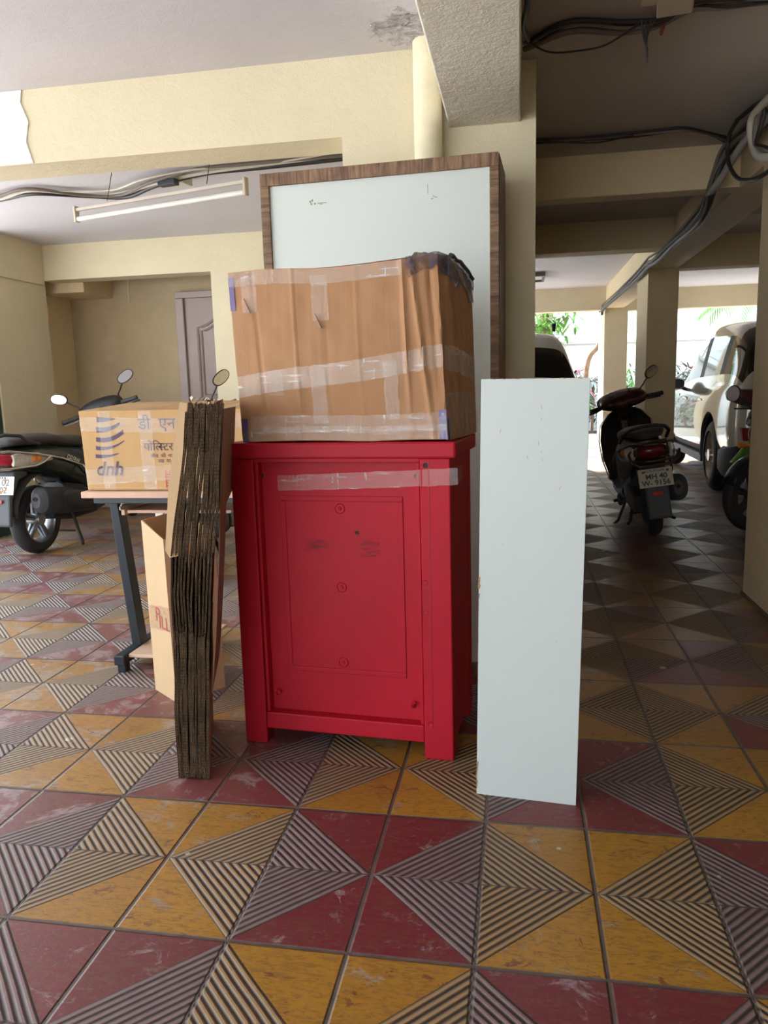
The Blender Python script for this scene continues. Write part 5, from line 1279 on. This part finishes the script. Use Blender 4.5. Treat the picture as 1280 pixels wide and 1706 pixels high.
def rosette(x, y, zc, label, s=1.0, mats=(leaf_w, leaf_r), n=34, seed=1, group='striped cordylines by the boundary wall'):
    q = random.Random(seed); rt = thing('cordyline_plant', label, 'plant', (x, y, 0.2), group=group)
    mb = MB(); mb.tube([(0, 0, 0), (0.02, 0, (zc - 0.2) * 0.6), (0, 0, zc - 0.2)], 0.02 * s, 7); mb.build('stem', bark, rt)
    for m, nn, zz in ((mats[0], n, 0.0), (mats[1], n // 2, 0.06)):
        mb = MB()
        for k in range(nn):
            a = q.uniform(0, 2 * PI); e = q.uniform(-0.1, 1.1)
            blade(mb, (0, 0, zc - 0.2 + zz - 0.25 * q.random()), (math.cos(a), math.sin(a), e), q.uniform(0.25, 0.42) * s, 0.024 * s, q.uniform(0.3, 0.9))
        mb.build('leaves', m, rt, smooth=60)
rosette(0.95, 13.9, 1.30, 'red and pale striped cordyline left of the far pillar, seen beside the hatchback', 1.2, seed=1)
rosette(1.28, 14.2, 1.15, 'cordyline right against the left edge of the far pillar', 1.2, seed=2)
rosette(1.08, 14.0, 0.80, 'low pale cordyline under the red one beside the hatchback', 1.1, (leaf_w, leaf_g), seed=3)
rosette(2.95, 14.2, 1.28, 'red cordyline between the middle pillar and the sport utility car', 1.2, seed=4)
rosette(3.25, 14.4, 1.10, 'darker cordyline behind the wing mirror of the sport utility car', 1.1, seed=5)
def bush(name, x, y, z, r, label, mat, n, ls, seed, group=None, trunk=True, sc=(1, 1, 1)):
    q = random.Random(seed); rt = thing(name, label, 'tree' if trunk else 'shrub', (x, y, 0.2), group=group)
    if trunk:
        mb = MB(); mb.tube([(0, 0, 0), (0.03, 0.02, z * 0.5), (0, 0, z)], [0.06, 0.05, 0.03], 8)
        for k in range(6):
            a = q.uniform(0, 6.28); mb.tube([(0, 0, z - 0.3), (math.cos(a) * r * 0.7, math.sin(a) * r * 0.7, z + q.uniform(-.3, .4) * r)], [0.02, 0.008], 5)
        mb.build('trunk', bark, rt, smooth=60)
    mb = MB()
    for k in range(n):
        d = Vector((q.gauss(0, 1), q.gauss(0, 1), q.gauss(0, 1))).normalized() * r * q.random() ** 0.4
        d = Vector((d.x * sc[0], d.y * sc[1], d.z * sc[2]))
        a = q.uniform(0, 6.28)
        blade(mb, Vector((0, 0, z)) + d, (math.cos(a), math.sin(a), q.uniform(-0.8, 0.2)), ls * q.uniform(0.7, 1.2), ls * 0.13, 0.4)
    mb.build('leaves', mat, rt, smooth=60); return rt
bush('mango_tree', 0.50, 14.6, 2.10, 0.58, 'bright green long-leaved tree above the roof of the hatchback', leaf_g, 260, 0.22, 11, sc=(1, 1, 0.9))
bush('mango_tree', 1.75, 15.9, 2.55, 0.30, 'small tuft of green leaves between the far and middle pillars', leaf_g, 60, 0.22, 12)
bush('hedge_shrub', 1.05, 14.62, 0.55, 0.55, 'dark low shrub behind the cordylines beside the hatchback', hedge_m, 420, 0.13, 13, trunk=False, sc=(1.3, 0.4, 1.0))
bush('hedge_shrub', 2.0, 14.5, 0.70, 0.55, 'yellow green shrub between the far and middle pillars', leaf_g, 380, 0.13, 14, trunk=False, sc=(0.8, 0.4, 1.1))
bush('hedge_shrub', 3.3, 14.70, 0.75, 0.6, 'dark shrub behind the sport utility car by the boundary wall', hedge_m, 420, 0.13, 15, trunk=False, sc=(1.6, 0.4, 1.0))
# palm over the wall
pr = thing('palm_tree', 'hazy green palm fronds beyond the wall above the sport utility car', 'tree', (4.7, 16.6, 0))
MB().tube([(0, 0, 0), (0.05, 0, 1.4), (0, 0, 2.8)], [0.10, 0.08, 0.07], 10).build('trunk', bark, pr, smooth=60)
for k in range(9):
    a = 2 * PI * k / 9 + 0.3; mb = MB()
    for j in range(22):
        t_ = j / 22; p = Vector((math.cos(a) * 1.1 * t_, math.sin(a) * 1.1 * t_, 2.8 + 0.5 * t_ - 0.9 * t_ * t_))
        for s_ in (-1, 1): blade(mb, p, (math.cos(a) * 0.6 - s_ * math.sin(a), math.sin(a) * 0.6 + s_ * math.cos(a), -0.5), 0.32, 0.014, 0.5)
    mb.build('frond', leaf_g, pr)
# bare curved stem climbing beside the far pillar
cable([(0.98, 12.4, 0.0), (1.00, 12.4, 0.9), (1.05, 12.4, 1.45), (1.19, 12.4, 1.66), (1.25, 12.4, 1.85), (1.22, 12.4, 2.05), (1.25, 12.4, 2.6)], 0.035, bark, 'bare brown curved stem rising beside the far pillar', 'stem', name='vine_stem')
# brick gate post beyond the wall
o = MB().bb(0.40, 0.66, 16.0, 16.3, 0, 3.2).build('brick_post', pm('weathered brick', (0.33, 0.20, 0.12), 0.9, var=0.3, nscale=10)); tag(o, 'brown brick post behind the tree above the hatchback', 'post')
# fence wire over the wall
o = MB().tube([(-4, 15.3, 2.05), (8, 15.3, 2.02)], 0.008, 6).build('fence_wire', pm('wire', (0.3, 0.3, 0.3), 0.5)); tag(o, 'single wire strung above the boundary wall', 'wire')
# dark green shutter at the left edge
struct(MB().bb(-4.60, -4.128, 5.25, 5.585, 0, 1.55).build('door_2', pm('dark green paint', (0.02, 0.06, 0.05), 0.4)))
